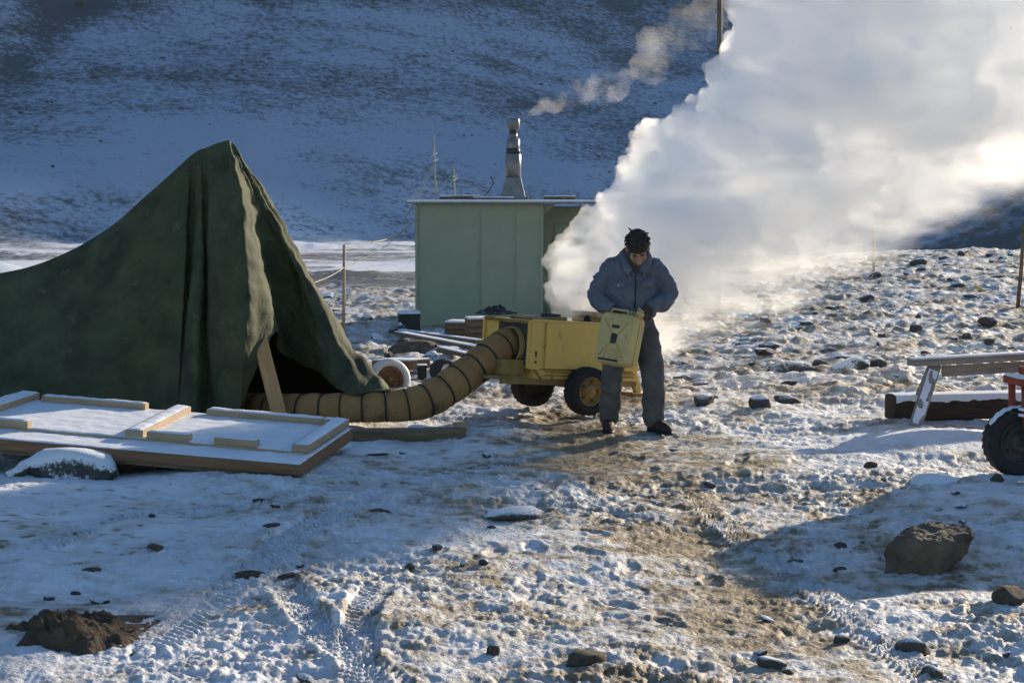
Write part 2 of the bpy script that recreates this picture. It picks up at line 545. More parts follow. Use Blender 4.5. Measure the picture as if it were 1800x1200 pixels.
M['can'] = mk('worn_yellow_can_paint', (0.60, 0.45, 0.19), (0.48, 0.35, 0.14), 7, 0.55, 0.12, 50, wear=((0.16, 0.11, 0.06), 0.12, 12))
M['white'] = mk('white_paint', (0.72, 0.72, 0.72), (0.62, 0.62, 0.63), 6, 0.5, 0.1, 40)
M['rag'] = mk('dark_rag', (0.05, 0.05, 0.06), (0.03, 0.03, 0.035), 8, 0.95, 0.4, 40)
M['crate'] = mk('dark_crate_paint', (0.06, 0.06, 0.05), (0.035, 0.035, 0.03), 5, 0.8, 0.2, 40)
M['crate_wood'] = mk('brown_crate_board', (0.20, 0.13, 0.075), (0.13, 0.085, 0.05), 5, 0.85, 0.3, 30, stretch=(0.7, 5, 5))

# ------------------------------------------------------------------ terrain
_rt = np.linspace(0, 140, 1401)


def _prof(rs, zs):
    z = np.interp(_rt, rs, zs)
    k = np.hanning(41); k /= k.sum()
    zp = np.pad(z, 20, mode='edge')
    return np.convolve(zp, k, 'valid')


_PL = _prof([0, 6, 14, 20, 29, 34, 38, 44, 60, 80, 140], [.08, .05, 0, -.12, -.30, -.27, -.10, -.5, -4, -8, -8])
_PR = _prof([0, 6, 14, 26, 34, 42, 48, 70, 95, 140], [.08, .05, 0, .21, .42, .66, .5, -4, -8, -8])


def z0(x, y):
    x = np.asarray(x, dtype=np.float64); y = np.asarray(y, dtype=np.float64)
    r = np.hypot(x, y)
    az = np.arctan2(x, y)
    t = sstep(-0.10, 0.27, az) * sstep(2.6, 1.2, az)
    zl = np.interp(r, _rt, _PL); zr = np.interp(r, _rt, _PR)
    z = zl * (1 - t) + zr * t
    q = -0.45 * x + 0.89 * y - 372 + 14 * perlin(x / 90, y / 90, 71)
    qp = np.maximum(q, 0)
    hill = 0.62 * qp * qp / (qp + 12)
    hill = np.where(hill > 150, 150 + 40 * (1 - np.exp(-(hill - 150) / 40)), hill)
    z = z + hill
    # shaded moraine knoll beyond the right-hand slope
    kn = np.exp(-(((x - 50) / 22) ** 2 + ((y - 150) / 24) ** 2))
    return z + 17 * kn


def FAR_EXTRA(x, y, r):
    e = 1.5 * fbm(x / 22, y / 22, 91, 4) * sstep(90, 160, r) * sstep(520, 420, r) * sstep(-0.45, 0.25, fbm(x / 70, y / 40, 93, 2))
    return e + 0.9 * fbm(x / 60, y / 60, 95, 4) * sstep(360, 430, r)


def smooth_mask(x, y):
    """1 where the snow lies undisturbed (left foreground)"""
    c = sstep(-1.3, -2.1, x + 0.22 * (y - 10)) * sstep(8.2, 9.2, y) * sstep(13.0, 12.4, y)
    return c


def path_mask(x, y):
    cx = np.interp(y, [4, 6, 8, 10, 12, 14, 16], [0.75, 0.85, 0.95, 1.0, 0.95, 0.75, 0.6])
    w = np.interp(y, [4, 7, 10, 13, 16], [0.55, 0.7, 0.75, 0.9, 0.8])
    return np.exp(-((x - cx) / w) ** 2) * sstep(18.5, 15.0, y)


TRACKS = []


def add_track(pix, width):
    pts = []
    for px, py in pix:
        d = (CAM_Z - 0.04) * 3000 / (py - 350)
        pts.append(((px - 900) / 3000 * d, d))
    out = [Vector((p[0], p[1], 0)) for p in pts]
    TRACKS.append((np.array([(p.x, p.y) for p in catmull(out, 10)]), width))


add_track([(470, 1010), (520, 1080), (585, 1150), (700, 1230)], 0.16)
add_track([(690, 1000), (640, 1080), (625, 1160), (640, 1240)], 0.16)
add_track([(250, 1150), (400, 1030), (540, 930), (700, 855), (900, 800)], 0.22)
add_track([(60, 960), (230, 900), (420, 880), (640, 850)], 0.18)
add_track([(1700, 1240), (1500, 1080), (1330, 960), (1210, 860)], 0.17)


def detail(x, y, r):
    """small relief of the trampled snow, in metres, and the soil mask"""
    h = np.zeros_like(x)
    sm = smooth_mask(x, y)
    pm = path_mask(x, y)
    rough = 1.0 - 0.3 * sm
    near = sstep(60, 40, r)
    h += 0.05 * fbm(x / 1.3, y / 1.3, 11, 2) * near
    n1 = perlin(x / 0.42, y / 0.42, 21); n2 = perlin(x / 0.19, y / 0.15, 22)
    n3 = perlin(x / 0.085, y / 0.07, 23); n4 = perlin(x / 0.036, y / 0.032, 24); n5 = perlin(x / 0.018, y / 0.018, 25)
    mixr = sstep(-0.5, 0.6, fbm(x / 1.7, y / 1.7, 61, 2))
    h += rough * near * ((0.45 + 0.85 * mixr) * (0.017 * n1 + 0.009 * n2 + 0.009 * n3 * sstep(40, 18, r) + 0.009 * n4 * sstep(24, 14, r) + 0.0056 * n5 * sstep(14, 9, r) + 0.007 * sstep(-0.02, 0.08, n2 + 0.5 * n3) - 0.006 * sstep(0.22, 0.32, n1 + 0.4 * n3)))
    # stony ground further out: half buried stones
    st = sstep(14.5, 18.0, r) * near
    h += st * (0.034 * (0.5 - np.abs(perlin(x / 0.34, y / 0.20, 26))) + 0.030 * (0.5 - np.abs(perlin(x / 0.15, y / 0.11, 27))))
    w1, id1, dx1, dy1 = worley(x / 0.62, y / 0.62, 31)
    e1 = np.clip(1 - w1 / (0.22 + 0.28 * id1), 0, 1)
    h += st * (id1 > 0.35) * (0.034 * id1) * np.minimum(e1 * 2.4, 1) * (1 + 0.8 * dx1 * (id1 - .5))
    w2, id2, dx2, dy2 = worley(x / 0.27, y / 0.27, 33)
    e2 = np.clip(1 - w2 / (0.25 + 0.25 * id2), 0, 1)
    st2 = np.maximum(st, 0.07 * rough * sstep(8, 12, r)) * near
    h += st2 * (id2 > 0.45) * 0.032 * id2 * np.minimum(e2 * 2.6, 1)
    # foot-worn path: sink and clods
    h -= 0.035 * pm
    h += pm * 0.010 * np.abs(perlin(x / 0.11, y / 0.11, 41))
    # drift mound under the timber on the right
    mx, my = 3.35, 13.1
    mo = np.exp(-(((x - mx) / 0.75) ** 2 + ((y - my) / 0.55) ** 2))
    h = h * (1 - 0.75 * np.minimum(mo * 1.4, 1)) + 0.10 * mo
    # soil
    d = 0.17 + 0.30 * pm + 0.32 * fbm(x / 0.9, y / 0.9, 51, 3) + 0.26 * fbm(x / 0.16, y / 0.16, 55, 3) - 0.09 * sm
    d += 0.13 * sstep(-1.6, -0.3, x) * sstep(2.8, 1.6, x - 0.05 * y) * sstep(16, 13.5, y)
    d -= 0.5 * np.minimum(mo * 1.3, 1)
    d = np.where(r > 16, d * 0.8 + 0.29, d)
    d += (0.30 * sm + 0.16) * sstep(0.34, 0.62, perlin(x / 0.11, y / 0.07, 57)) * sstep(16, 13, r)
    # tyre tracks
    for pl, wd in TRACKS:
        x0, x1 = pl[:, 0].min() - wd, pl[:, 0].max() + wd
        y0, y1 = pl[:, 1].min() - wd, pl[:, 1].max() + wd
        idx = np.nonzero((x > x0) & (x < x1) & (y > y0) & (y < y1))[0]
        if len(idx) == 0: continue
        xs, ys = x[idx], y[idx]
        best = np.full(len(idx), 9.0); lat = np.zeros(len(idx)); al = np.zeros(len(idx)); acc = 0.0
        for i in range(len(pl) - 1):
            a = pl[i]; b = pl[i + 1]; s = b - a; ln = math.hypot(*s); s = s / ln
            t = np.clip((xs - a[0]) * s[0] + (ys - a[1]) * s[1], 0, ln)
            dx = xs - a[0] - s[0] * t; dy = ys - a[1] - s[1] * t
            dd = np.hypot(dx, dy)
            m = dd < best
            best = np.where(m, dd, best); lat = np.where(m, dx * s[1] - dy * s[0], lat); al = np.where(m, acc + t, al)
            acc += ln
        inside = sstep(wd * 0.55, wd * 0.45, best)
        lug = sstep(-0.25, 0.35, np.sin((al + np.abs(lat) * 0.9) * 2 * math.pi / 0.062))
        fade = sstep(-0.6, -0.15, perlin(xs / 0.5, ys / 0.5, 77))
        hh = h[idx]
        base = hh * 0.45 - 0.014
        h[idx] = hh + inside * fade * (base + 0.021 * lug - hh)
        h[idx] += 0.009 * np.exp(-((best - wd * 0.6) / 0.03) ** 2) * fade
        d[idx] -= 0.12 * inside * fade
    return h, d


_frng = np.random.default_rng(5)
FEET = []
for _k in range(170):
    _y = _frng.uniform(5.2, 15.5)
    _x = np.interp(_y, [4, 8, 12, 16], [0.7, 0.9, 0.9, 0.5]) + _frng.normal(0, 0.9)
    FEET.append((_x, _y, _frng.uniform(-0.9, 0.9), _frng.uniform(0.006, 0.015)))


def stamp_feet(x, y, h):
    order = np.argsort(y, kind='stable'); ysort = y[order]
    for fx, fy, a, dep in FEET:
        i0, i1 = np.searchsorted(ysort, [fy - 0.2, fy + 0.2])
        idx = order[i0:i1]
        m = np.abs(x[idx] - fx) < 0.2
        idx = idx[m]
        dx = x[idx] - fx; dy = y[idx] - fy
        u = dx * math.cos(a) + dy * math.sin(a); v = -dx * math.sin(a) + dy * math.cos(a)
        q = (u / 0.055) ** 2 + (v / 0.145) ** 2
        h[idx] += -dep * sstep(1.25, 0.7, q) + 0.35 * dep * np.exp(-((q - 1.7) / 0.5) ** 2)
    return h


def build_ground():
    a_d = np.linspace(R(-27), R(27), 900)
    a_c = np.linspace(R(27), R(333), 70)[1:-1]
    ang = np.concatenate([a_d, a_c])
    rad = np.concatenate([np.linspace(0.3, 3.0, 10)[:-1], np.geomspace(3.0, 5.0, 60)[:-1], np.geomspace(5.0, 52, 800)[:-1], np.geomspace(52, 1500, 210)])
    na, nr = len(ang), len(rad)
    A, Rr = np.meshgrid(ang, rad)
    x = (np.sin(A) * Rr).ravel(); y = (np.cos(A) * Rr).ravel(); r = Rr.ravel()
    z = z0(x, y)
    far = sstep(48, 75, r)
    hill_shade = sstep(-30, 40, -0.45 * x + 0.89 * y - 372 + 30 * perlin(x / 40, y / 40, 72)); hill_shade = np.maximum(hill_shade, sstep(0.05, 0.3, np.exp(-(((x - 50) / 22) ** 2 + ((y - 150) / 24) ** 2)))); dirt = np.zeros_like(z); rocky = np.zeros_like(z)  # mask of hill and knoll, where shade goes into the snow colour
    nm = (r < 62) & (np.abs(np.arctan2(x, y)) < R(60))
    hx, hy, hr = x[nm], y[nm], r[nm]
    h, d = detail(hx, hy, hr)
    h = stamp_feet(hx, hy, h)
    z[nm] += h; dirt[nm] = d
    fm = r > 62
    xf, yf, rf = x[fm], y[fm], r[fm]
    q = -0.45 * xf + 0.89 * yf - 372
    z[fm] += FAR_EXTRA(xf, yf, rf)
    # bare stones: more on the upper slope, least on the smooth apron and flats
    rk = 0.07 + 0.13 * sstep(60, 190, q) - 0.05 * sstep(-40, 30, q) * sstep(110, 60, q) + 0.16 * sstep(-0.1, 0.35, fbm(xf / 60, yf / 34, 97, 3)) * sstep(0, -40, q)
    rk -= 0.14 * sstep(0.15, -0.2, fbm(xf / 60, yf / 34, 97, 3)) * sstep(0, -40, q)
    gl = np.exp(-((np.arctan2(xf, yf) + 0.265 - 0.02 * np.sin(q / 18)) / 0.022) ** 2) * sstep(60, 130, q)
    rk += 0.30 * gl
    z[fm] -= 3.0 * gl
    rocky[fm] = rk
    V = np.stack([x, y, z], 1)
    ii = np.arange(nr - 1)[:, None] * na
    jj = np.arange(na)[None, :]; j2 = (jj + 1) % na
    Q = np.stack([ii + jj, ii + j2, ii + na + j2, ii + na + jj], -1).reshape(-1, 4)[:, ::-1]
    # centre fan
    Vc = np.array([[0, 0, float(z0(0, 0))]])
    V = np.vstack([V, Vc]); ci = len(V) - 1
    me = mesh_np('ground', V, Q)
    bm = None
    for nme, arr in (('dirt', dirt), ('far', far), ('rocky', rocky), ('hill', hill_shade)):
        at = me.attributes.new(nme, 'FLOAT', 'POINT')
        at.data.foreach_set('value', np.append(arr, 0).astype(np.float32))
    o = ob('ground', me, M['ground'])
    o['kind'] = 'structure'
    return o


ground = build_ground()


def gz(x, y):
    x = np.atleast_1d(np.asarray(x, float)); y = np.atleast_1d(np.asarray(y, float))
    r = np.hypot(x, y)
    h, _ = detail(x, y, r)
    z = z0(x, y) + np.where(r < 62, h, 0)
    return float(z[0]) if len(z) == 1 else z


def GP(px, py):
    """where the photo's pixel meets the undetailed ground"""
    d = 10.0
    for _ in range(40):
        p = W(px, py, d)
        zz = float(z0(p.x, p.y))
        q = (py - 350) / 3000.0
        d = 0.5 * d + 0.5 * max(2.0, (CAM_Z - zz) / max(q, 1e-3) * 1.0)
    p = W(px, py, d)
    return Vector((p.x, p.y, gz(p.x, p.y)))

# course of the heating hose, which also lifts the tent's hem
HOSE_CTL = [W(930, 592, 15.22), W(905, 599, 15.1), W(876, 615, 14.95), W(840, 643, 14.8), W(802, 671, 14.65), W(762, 697, 14.52), W(718, 713, 14.43),
            W(660, 719, 14.40), W(600, 721, 14.42), W(540, 722, 14.5), W(480, 722, 14.7), W(430, 720, 15.0), W(380, 716, 15.4)]
HOSE_R = 0.153


# ------------------------------------------------------------------ tent
def build_tent():
    cols = [
        [(-420, 520, 16.3), (-420, 600, 15.7), (-420, 680, 15.1), (-420, 752, 14.75)],
        [(-150, 503, 16.0), (-150, 590, 15.5), (-150, 670, 15.0), (-150, 752, 14.7)],
        [(0, 480, 15.9), (0, 575, 15.4), (0, 665, 14.95), (0, 752, 14.65)],
        [(70, 463, 15.8), (68, 560, 15.3), (64, 660, 14.9), (60, 752, 14.6)],
        [(140, 432, 15.75), (134, 545, 15.25), (126, 655, 14.88), (120, 752, 14.6)],
        [(200, 394, 15.65), (196, 520, 15.2), (188, 645, 14.85), (180, 752, 14.6)],
        [(250, 350, 15.55), (248, 490, 15.12), (242, 630, 14.85), (235, 752, 14.6)],
        [(300, 306, 15.45), (296, 470, 15.02), (290, 620, 14.78), (285, 752, 14.58)],
        [(328, 280, 15.4), (326, 440, 15.0), (318, 600, 14.75), (305, 752, 14.56)],
        [(343, 268, 15.4), (336, 440, 15.10), (325, 600, 14.80), (318, 752, 14.5)],
        [(352, 263, 15.37), (352, 440, 14.90), (345, 600, 14.58), (342, 752, 14.34)],
        [(362, 260, 15.36), (364, 440, 15.02), (366, 600, 14.76), (367, 752, 14.5)],
        [(376, 254, 15.34), (384, 430, 14.80), (388, 590, 14.48), (392, 752, 14.3)],
        [(392, 249, 15.32), (412, 410, 14.72), (420, 560, 14.40), (416, 752, 14.25)],
        [(400, 247, 15.3), (430, 385, 14.72), (440, 565, 14.40), (430, 700, 14.32)],
        [(403, 247, 15.3), (442, 382, 14.98), (463, 482, 14.84), (481, 586, 14.72)],
        [(407, 250, 15.32), (452, 385, 15.30), (476, 490, 15.34), (496, 622, 15.28)],
        [(411, 254, 15.33), (472, 395, 15.42), (512, 510, 15.40), (552, 652, 14.95)],
        [(415, 258, 15.34), (495, 418, 15.40), (558, 565, 15.10), (604, 690, 14.36)],
        [(418, 263, 15.36), (509, 428, 15.46), (590, 582, 15.10), (655, 692, 14.36)],
        [(421, 268, 15.42), (517, 433, 15.60), (611, 590, 15.30), (691, 691, 14.42)],
        [(421, 270, 15.50), (515, 436, 15.85), (606, 594, 15.75), (684, 692, 15.0)],
        [(416, 262, 15.55), (470, 405, 16.2), (525, 550, 16.5), (590, 705, 16.7)],
        [(400, 250, 15.45), (395, 410, 16.4), (390, 560, 17.0), (380, 705, 17.3)],
        [(350, 266, 15.45), (345, 420, 16.4), (340, 560, 17.0), (335, 705, 17.3)],
        [(300, 308, 15.50), (300, 440, 16.4), (300, 580, 17.0), (300, 702, 17.3)],
        [(250, 352, 15.60), (250, 470, 16.4), (250, 590, 17.0), (250, 702, 17.3)],
        [(200, 396, 15.70), (200, 500, 16.5), (200, 600, 17.0), (200, 700, 17.3)],
        [(140, 434, 15.80), (140, 530, 16.5), (140, 610, 17.0), (140, 700, 17.3)],
        [(70, 465, 15.85), (70, 545, 16.5), (70, 620, 17.0), (70, 700, 17.3)],
        [(0, 482, 15.95), (0, 555, 16.6), (0, 630, 17.1), (0, 700, 17.4)],
        [(-150, 505, 16.05), (-150, 570, 16.6), (-150, 640, 17.1), (-150, 700, 17.4)],
        [(-420, 522, 16.35), (-420, 580, 16.8), (-420, 640, 17.2), (-420, 700, 17.5)],
    ]
    NV = 90; SU = 10
    G = []
    for c in cols:
        p = catmull([W(*q) for q in c], NV // 3)
        G.append(p)
    nrow = len(G[0])
    rows = []
    for j in range(nrow):
        rows.append(catmull([g[j] for g in G], SU))
    nu = len(rows[0])
    P = np.array([[tuple(v) for v in row] for row in rows])      # nrow x nu x 3
    # wrinkles along the normal
    du = np.gradient(P, axis=1); dv = np.gradient(P, axis=0)
    Nn = np.cross(du, dv); Nn /= np.linalg.norm(Nn, axis=2, keepdims=True) + 1e-9
    jj, ii = np.meshgrid(np.linspace(0, 1, nrow), np.arange(nu) / SU, indexing='ij')
    xw = P[..., 0]; zw = P[..., 2]; yw = P[..., 1]
    def pn(a, b, s): return perlin(a.ravel(), b.ravel(), s).reshape(a.shape)
    strip = np.exp(-((ii - 14.5) / 1.6) ** 2)
    w = 0.035 * (1 - 0.85 * strip) * pn(ii * 0.55, jj * 2.2, 3) + 0.03 * pn(xw * 1.7, zw * 1.5 + yw, 31) * (1 - strip) + 0.016 * pn(ii * 1.7, jj * 4.0, 4)
    dg = (xw * 0.9 + zw * 0.5)
    rightside = sstep(13.0, 15.0, ii) * sstep(22, 20.5, ii)
    w += (0.3 + 0.7 * rightside) * (0.017 * pn(dg * 9, (zw - xw) * 4, 5) + 0.013 * pn(dg * 22, (zw - xw) * 8, 6))
    w += 0.018 * rightside * (0.5 - np.abs(pn(dg * 5, (zw - xw * 0.6) * 2.4, 8))) * sstep(0.1, 0.5, jj)
    w += 0.005 * pn(xw * 30, zw * 26, 7) + 0.010 * (0.4 - np.abs(pn(xw * 4.5 + zw * 2.0, zw * 3.0 - xw * 1.5, 33))) * (1 - strip)
    w *= sstep(0.0, 0.08, jj)
    P = P + Nn * w[..., None]
    # frayed hem
    hem = 0.02 * pn(ii * 9, ii * 0 + 2.2, 9) + 0.01 * pn(ii * 31, ii * 0 + 1.2, 10)
    P[-1, :, 2] += hem[-1]; P[-2, :, 2] += hem[-1] * 0.4
    # the hem lies over the hose
    hp = np.array([tuple(q) for q in catmull(HOSE_CTL, 20)])
    lowm = np.zeros(P.shape[:2], bool); lowm[:, int(15.6 * SU):int(20.6 * SU)] = True
    lowm &= P[..., 2] < 0.75
    sel = P[lowm]
    if len(sel):
        dv_ = sel[:, None, :] - hp[None]
        dist = np.linalg.norm(dv_, axis=2); k_ = dist.argmin(1); dm = dist[np.arange(len(sel)), k_]
        dirv = dv_[np.arange(len(sel)), k_]
        dirv[:, 2] = np.maximum(dirv[:, 2], 0.04); dirv[:, 1] = np.minimum(dirv[:, 1], 0.16)
        dirv /= np.linalg.norm(dirv, axis=1, keepdims=True)
        inn = dm < HOSE_R + 0.014
        sel[inn] = hp[k_[inn]] + dirv[inn] * (HOSE_R + 0.014)
        P[lowm] = sel
    V = P.reshape(-1, 3)
    a = np.arange(nrow - 1)[:, None] * nu; b = np.arange(nu - 1)[None, :]
    Q = np.stack([a + b, a + b + 1, a + nu + b + 1, a + nu + b], -1).reshape(-1, 4)
    root = empty('tent', W(300, 740, 15.2), 0, 'dark olive canvas tent draped over a peaked pole, flap open at its right', 'tent')
    me = mesh_np('canvas', V - np.array(root.location), Q)
    cv = ob('canvas', me, M['canvas'], root)
    so = cv.modifiers.new('thick', 'SOLIDIFY'); so.thickness = 0.006; so.offset = 1
    # ridge pole and upright that hold it up
    tp = W(398, 290, 15.42)
    L0 = root.location
    tube_obj('pole', [Vector((tp.x, tp.y + .05, -0.05)) - L0, tp - L0], 0.035, M['wood_old'], root, 10)
    return root


build_tent()

# plank leaning in the tent mouth
p_a, p_b = W(452, 578, 14.62), W(494, 742, 14.22)
_d = (p_b - p_a)
_zx = _d.normalized(); _xx = Vector((1, 0.28, 0)); _xx = (_xx - _zx * _xx.dot(_zx)).normalized(); _yx = _zx.cross(_xx)
pl = box_obj('plank', (p_a + p_b) / 2, (0.125, 0.032, _d.length), M['plank'], None, Matrix((_xx, _yx, _zx)).transposed(), 0.004)
tag(pl, 'pale wooden plank leaning upright in the open mouth of the green tent', 'plank')


# ------------------------------------------------------------------ boarded panel lying in front of the tent
def build_panel():
    FR = W(528, 812, 11.4)
    wv = Vector((0.22, 1.5, 0.045)); lv = Vector((-0.984, 0.14, 0.062)).normalized()
    wn_ = wv.normalized()
    up = wn_.cross(lv).normalized() * 1.0
    if up.z < 0: up = -up
    wn_ = lv.cross(up).normalized()
    if wn_.y < 0: wn_ = -wn_
    L_, Wd = 2.75, 1.52
    B = Matrix((-lv, wn_, up)).transposed()
    root = empty('plywood_platform', FR, 0, 'snow-dusted plywood platform with wooden battens lying flat in front of the tent', 'platform')
    root.rotation_euler = B.to_euler()

    def part(name, a0, a1, b0, b1, c0, c1, mat, bev=0.005, twist=0.0):
        o = box_obj(name, (-(a0 + a1) / 2, (b0 + b1) / 2, (c0 + c1) / 2), (a1 - a0, b1 - b0, c1 - c0), mat, root, None, bev)
        o.rotation_euler = (0, 0, twist)
        return o
    # a: metres to the left of the right end, b: metres from the front edge, c: height over the top face
    def snow_on(o, sx, sy, h, th=0.008, jag=0.006):
        nx, ny = max(4, int(sx / 0.02)), max(3, int(sy / 0.02))
        xs = np.linspace(-sx / 2 + 0.004, sx / 2 - 0.004, nx); ys = np.linspace(-sy / 2 + 0.004, sy / 2 - 0.004, ny)
        Xg, Yg = np.meshgrid(xs, ys)
        sd = random.Random(int(sx * 1000) + int(sy * 777)).randint(0, 999)
        t = th * (1.0 + 0.5 * perlin(Xg.ravel() * 9, Yg.ravel() * 9, sd).reshape(Xg.shape))
        ed = np.minimum(np.minimum(Xg + sx / 2, sx / 2 - Xg), np.minimum(Yg + sy / 2, sy / 2 - Yg))
        t = t * sstep(0.0, 0.022, ed - jag * np.abs(perlin(Xg.ravel() * 40, Yg.ravel() * 40, sd + 3).reshape(Xg.shape))) - 0.002
        Vt = np.stack([Xg.ravel(), Yg.ravel(), h + t.ravel()], 1)
        Qa = np.arange(ny - 1)[:, None] * nx; Qb = np.arange(nx - 1)[None, :]
        Q = np.stack([Qa + Qb, Qa + Qb + 1, Qa + nx + Qb + 1, Qa + nx + Qb], -1).reshape(-1, 4)
        ob('snow_cap', mesh_np('snow_cap', Vt, Q), M['snow'], o)
    base = part('base_slab', 0, L_, 0, Wd, -0.095, -0.02, M['wood_red'], 0.006)
    snow_on(base, L_, Wd, 0.0375)
    lo = part('lower_slab', 0.02, L_, 0.03, Wd, -0.125, -0.096, M['wood_old'], 0.004)
    sheet = part('plywood_sheet', 0.06, L_, 0.34, Wd + 0.01, -0.019, 0.0, M['wood'], 0.003)
    snow_on(sheet, L_ - 0.06, Wd - 0.33, 0.0095)
    bt = 0.052
    for a0, a1, b0, b1, tw in ((0.03, 0.155, 0.34, Wd, 0.0), (1.26, 1.39, 0.36, Wd - 0.02, 0.03), (2.54, 2.70, 0.36, Wd + 0.04, -0.02),
                               (0.22, 1.13, Wd - 0.10, Wd, 0.0), (0.12, 0.22, Wd - 0.10, Wd - 0.005, 0.0), (1.62, 2.46, Wd - 0.09, Wd - 0.005, 0.0),
                               (0.41, 0.72, 0.345, 0.425, 0.0), (0.90, 1.21, 0.345, 0.425, 0.01), (2.09, 2.39, 0.345, 0.425, -0.01)):
        o = part('batten', a0, a1, b0, b1, 0.001, bt, M['wood'], 0.004, tw)
        snow_on(o, a1 - a0, b1 - b0, (bt - 0.001) / 2, 0.011)
    return root


panel = build_panel()


# ------------------------------------------------------------------ rocks
def rock_mesh(name, seed, sub=3, sc=(1, 1, 0.7), cuts=7, rough=0.10):
    rg = random.Random(seed)
    bm = bmesh.new()
    bmesh.ops.create_icosphere(bm, subdivisions=sub, radius=1.0)
    planes = []
    for _ in range(cuts):
        n = Vector((rg.gauss(0, 1), rg.gauss(0, 1), rg.gauss(0, 0.8))).normalized()
        planes.append((n, rg.uniform(0.52, 0.86)))
    off = Vector((rg.uniform(-50, 50), rg.uniform(-50, 50), 0))
    for v in bm.verts:
        p = v.co.copy()
        for n, d in planes:
            k = p.dot(n) - d
            if k > 0: p -= n * k * 0.93
        p *= 1 + rough * mnoise.fractal(p * 2.3 + off, 0.8, 2.0, 4)
        v.co = Vector((p.x * sc[0], p.y * sc[1], p.z * sc[2]))
    zmin = min(v.co.z for v in bm.verts)
    me = bm_mesh(bm, name, sub > 2)
    return me


def rock(px, py, wpx, label, seed, sc=(1, 0.8, 0.6), mat='rock', sink=0.25, rz=None, cuts=7, group=None, sub=3, name='rock', cat='rock', lift=0.0):
    g = GP(px, py)
    rad = wpx / 2 / 3000.0 * g.y / 0.86
    me = rock_mesh(name, seed, sub, sc, cuts)
    o = ob(name, me, M[mat])
    o.scale = (rad, rad, rad)
    o.rotation_euler = (0, 0, (seed * 1.7) % 6.28 if rz is None else rz)
    o.location = (g.x, g.y + rad * sc[1] * 0.25, g.z + rad * sc[2] * (0.45 - sink) + lift)
    tag(o, label, cat, group)
    return o


# the big angular boulder on the right
def boulder():
    g = GP(1632, 1010)
    d0 = g.y
    pts = [(1552, 1018, 0.0), (1648, 1016, -0.03), (1670, 954, 0.02), (1558, 958, 0.02), (1612, 950, -0.02), (1714, 937, 0.15), (1700, 975, 0.16),
           (1592, 926, 0.20), (1640, 914, 0.26), (1698, 921, 0.27), (1570, 990, 0.30), (1680, 985, 0.32)]
    V = [W(px, py, d0 + dd) - g for px, py, dd in pts]
    bm = bmesh.new()
    vv = [bm.verts.new(v) for v in V]
    bmesh.ops.convex_hull(bm, input=vv)
    bmesh.ops.delete(bm, geom=[v for v in bm.verts if not v.link_faces], context='VERTS')
    bmesh.ops.dissolve_limit(bm, angle_limit=R(6), verts=bm.verts, edges=bm.edges)
    bmesh.ops.bevel(bm, geom=list(bm.edges), offset=0.009, segments=1, affect='EDGES')
    bmesh.ops.triangulate(bm, faces=bm.faces)
    for _ in range(4):
        bmesh.ops.subdivide_edges(bm, edges=[e for e in bm.edges if e.calc_length() > 0.02], cuts=1)
        bmesh.ops.triangulate(bm, faces=[f for f in bm.faces if len(f.verts) > 3])
    bm.normal_update()
    for v in bm.verts:
        n = mnoise.fractal(v.co * 14 + Vector((3, 1, 7)), 0.7, 2.1, 5)
        v.co += v.normal * 0.012 * n
    me2 = bm_mesh(bm, 'boulder', False)
    o = ob('boulder', me2, M['rock_bare'], None, g)
    tag(o, 'large angular dark brown boulder standing alone on the blue shaded snow', 'boulder')


boulder()

rock(122, 842, 168, 'rounded grey boulder with a thick snow cap in front of the plywood platform', 3, (1, 0.75, 0.40), 'rock_snowy', 0.10, 0.0, 5, name='boulder', cat='boulder')
rock(312, 826, 66, 'small snow-covered stone tucked against the front edge of the plywood platform', 4, (1, 0.7, 0.6), 'rock_snowy', 0.2, 0.2, 5)
rock(1337, 722, 44, 'square dark rock on the snow to the right of the standing man', 5, (1, 0.8, 0.85), 'rock', 0.15, 0.3, 7)
rock(1240, 716, 46, 'low pointed grey rock nearest to the right of the man', 6, (1, 0.8, 0.55), 'rock', 0.2, 0.9)
rock(1395, 660, 82, 'long flat dark slab in the snow behind the square rock', 7, (1, 0.5, 0.34), 'rock', 0.2, 0.1)
rock(1442, 654, 26, 'small upright block between two flat slabs on the slope', 8, (1, 0.7, 1.0), 'rock', 0.2, 0.4)
rock(1490, 657, 76, 'broad snow-dusted slab beside the small upright block on the slope', 9, (1, 0.6, 0.46), 'rock_snowy', 0.2, 0.2)
rock(1545, 648, 44, 'low stone just left of the end of the trestle beam', 10, (1, 0.6, 0.5), 'rock', 0.2)
rock(1530, 828, 30, 'small dark stone casting a shadow below the snow mound of the trestle', 11, (1, 0.8, 0.8), 'rock_bare', 0.15)
rock(1755, 862, 28, 'small dark stone just below the rubber cart wheel', 12, (1, 0.8, 0.7), 'rock_bare', 0.15)
rock(1645, 858, 110, 'long low snow-covered slab with a dark underside left of the cart wheel', 13, (1, 0.6, 0.26), 'rock_snowy', 0.4, 0.15)
rock(1778, 1076, 60, 'rough dark clod at the right edge of the picture', 14, (1, 0.9, 0.75), 'rock_bare', 0.15)
rock(1608, 1146, 62, 'snow-topped dark stone below the large boulder, near the bottom right', 15, (1, 0.9, 0.6), 'rock', 0.2)
rock(1480, 970, 30, 'flat dark stone just left of the large boulder', 16, (1, 0.7, 0.5), 'rock_bare', 0.2)
rock(1478, 1006, 28, 'smaller flat dark stone left of the large boulder and nearer', 17, (1, 0.7, 0.5), 'rock_bare', 0.2)
rock(1358, 1172, 52, 'dark flat stone at the bottom edge right of the worn path', 18, (1, 0.8, 0.5), 'rock', 0.25)
rock(1480, 1128, 34, 'dark stone in the shaded snow between the path and the snow-topped stone', 19, (1, 0.8, 0.6), 'rock', 0.2)
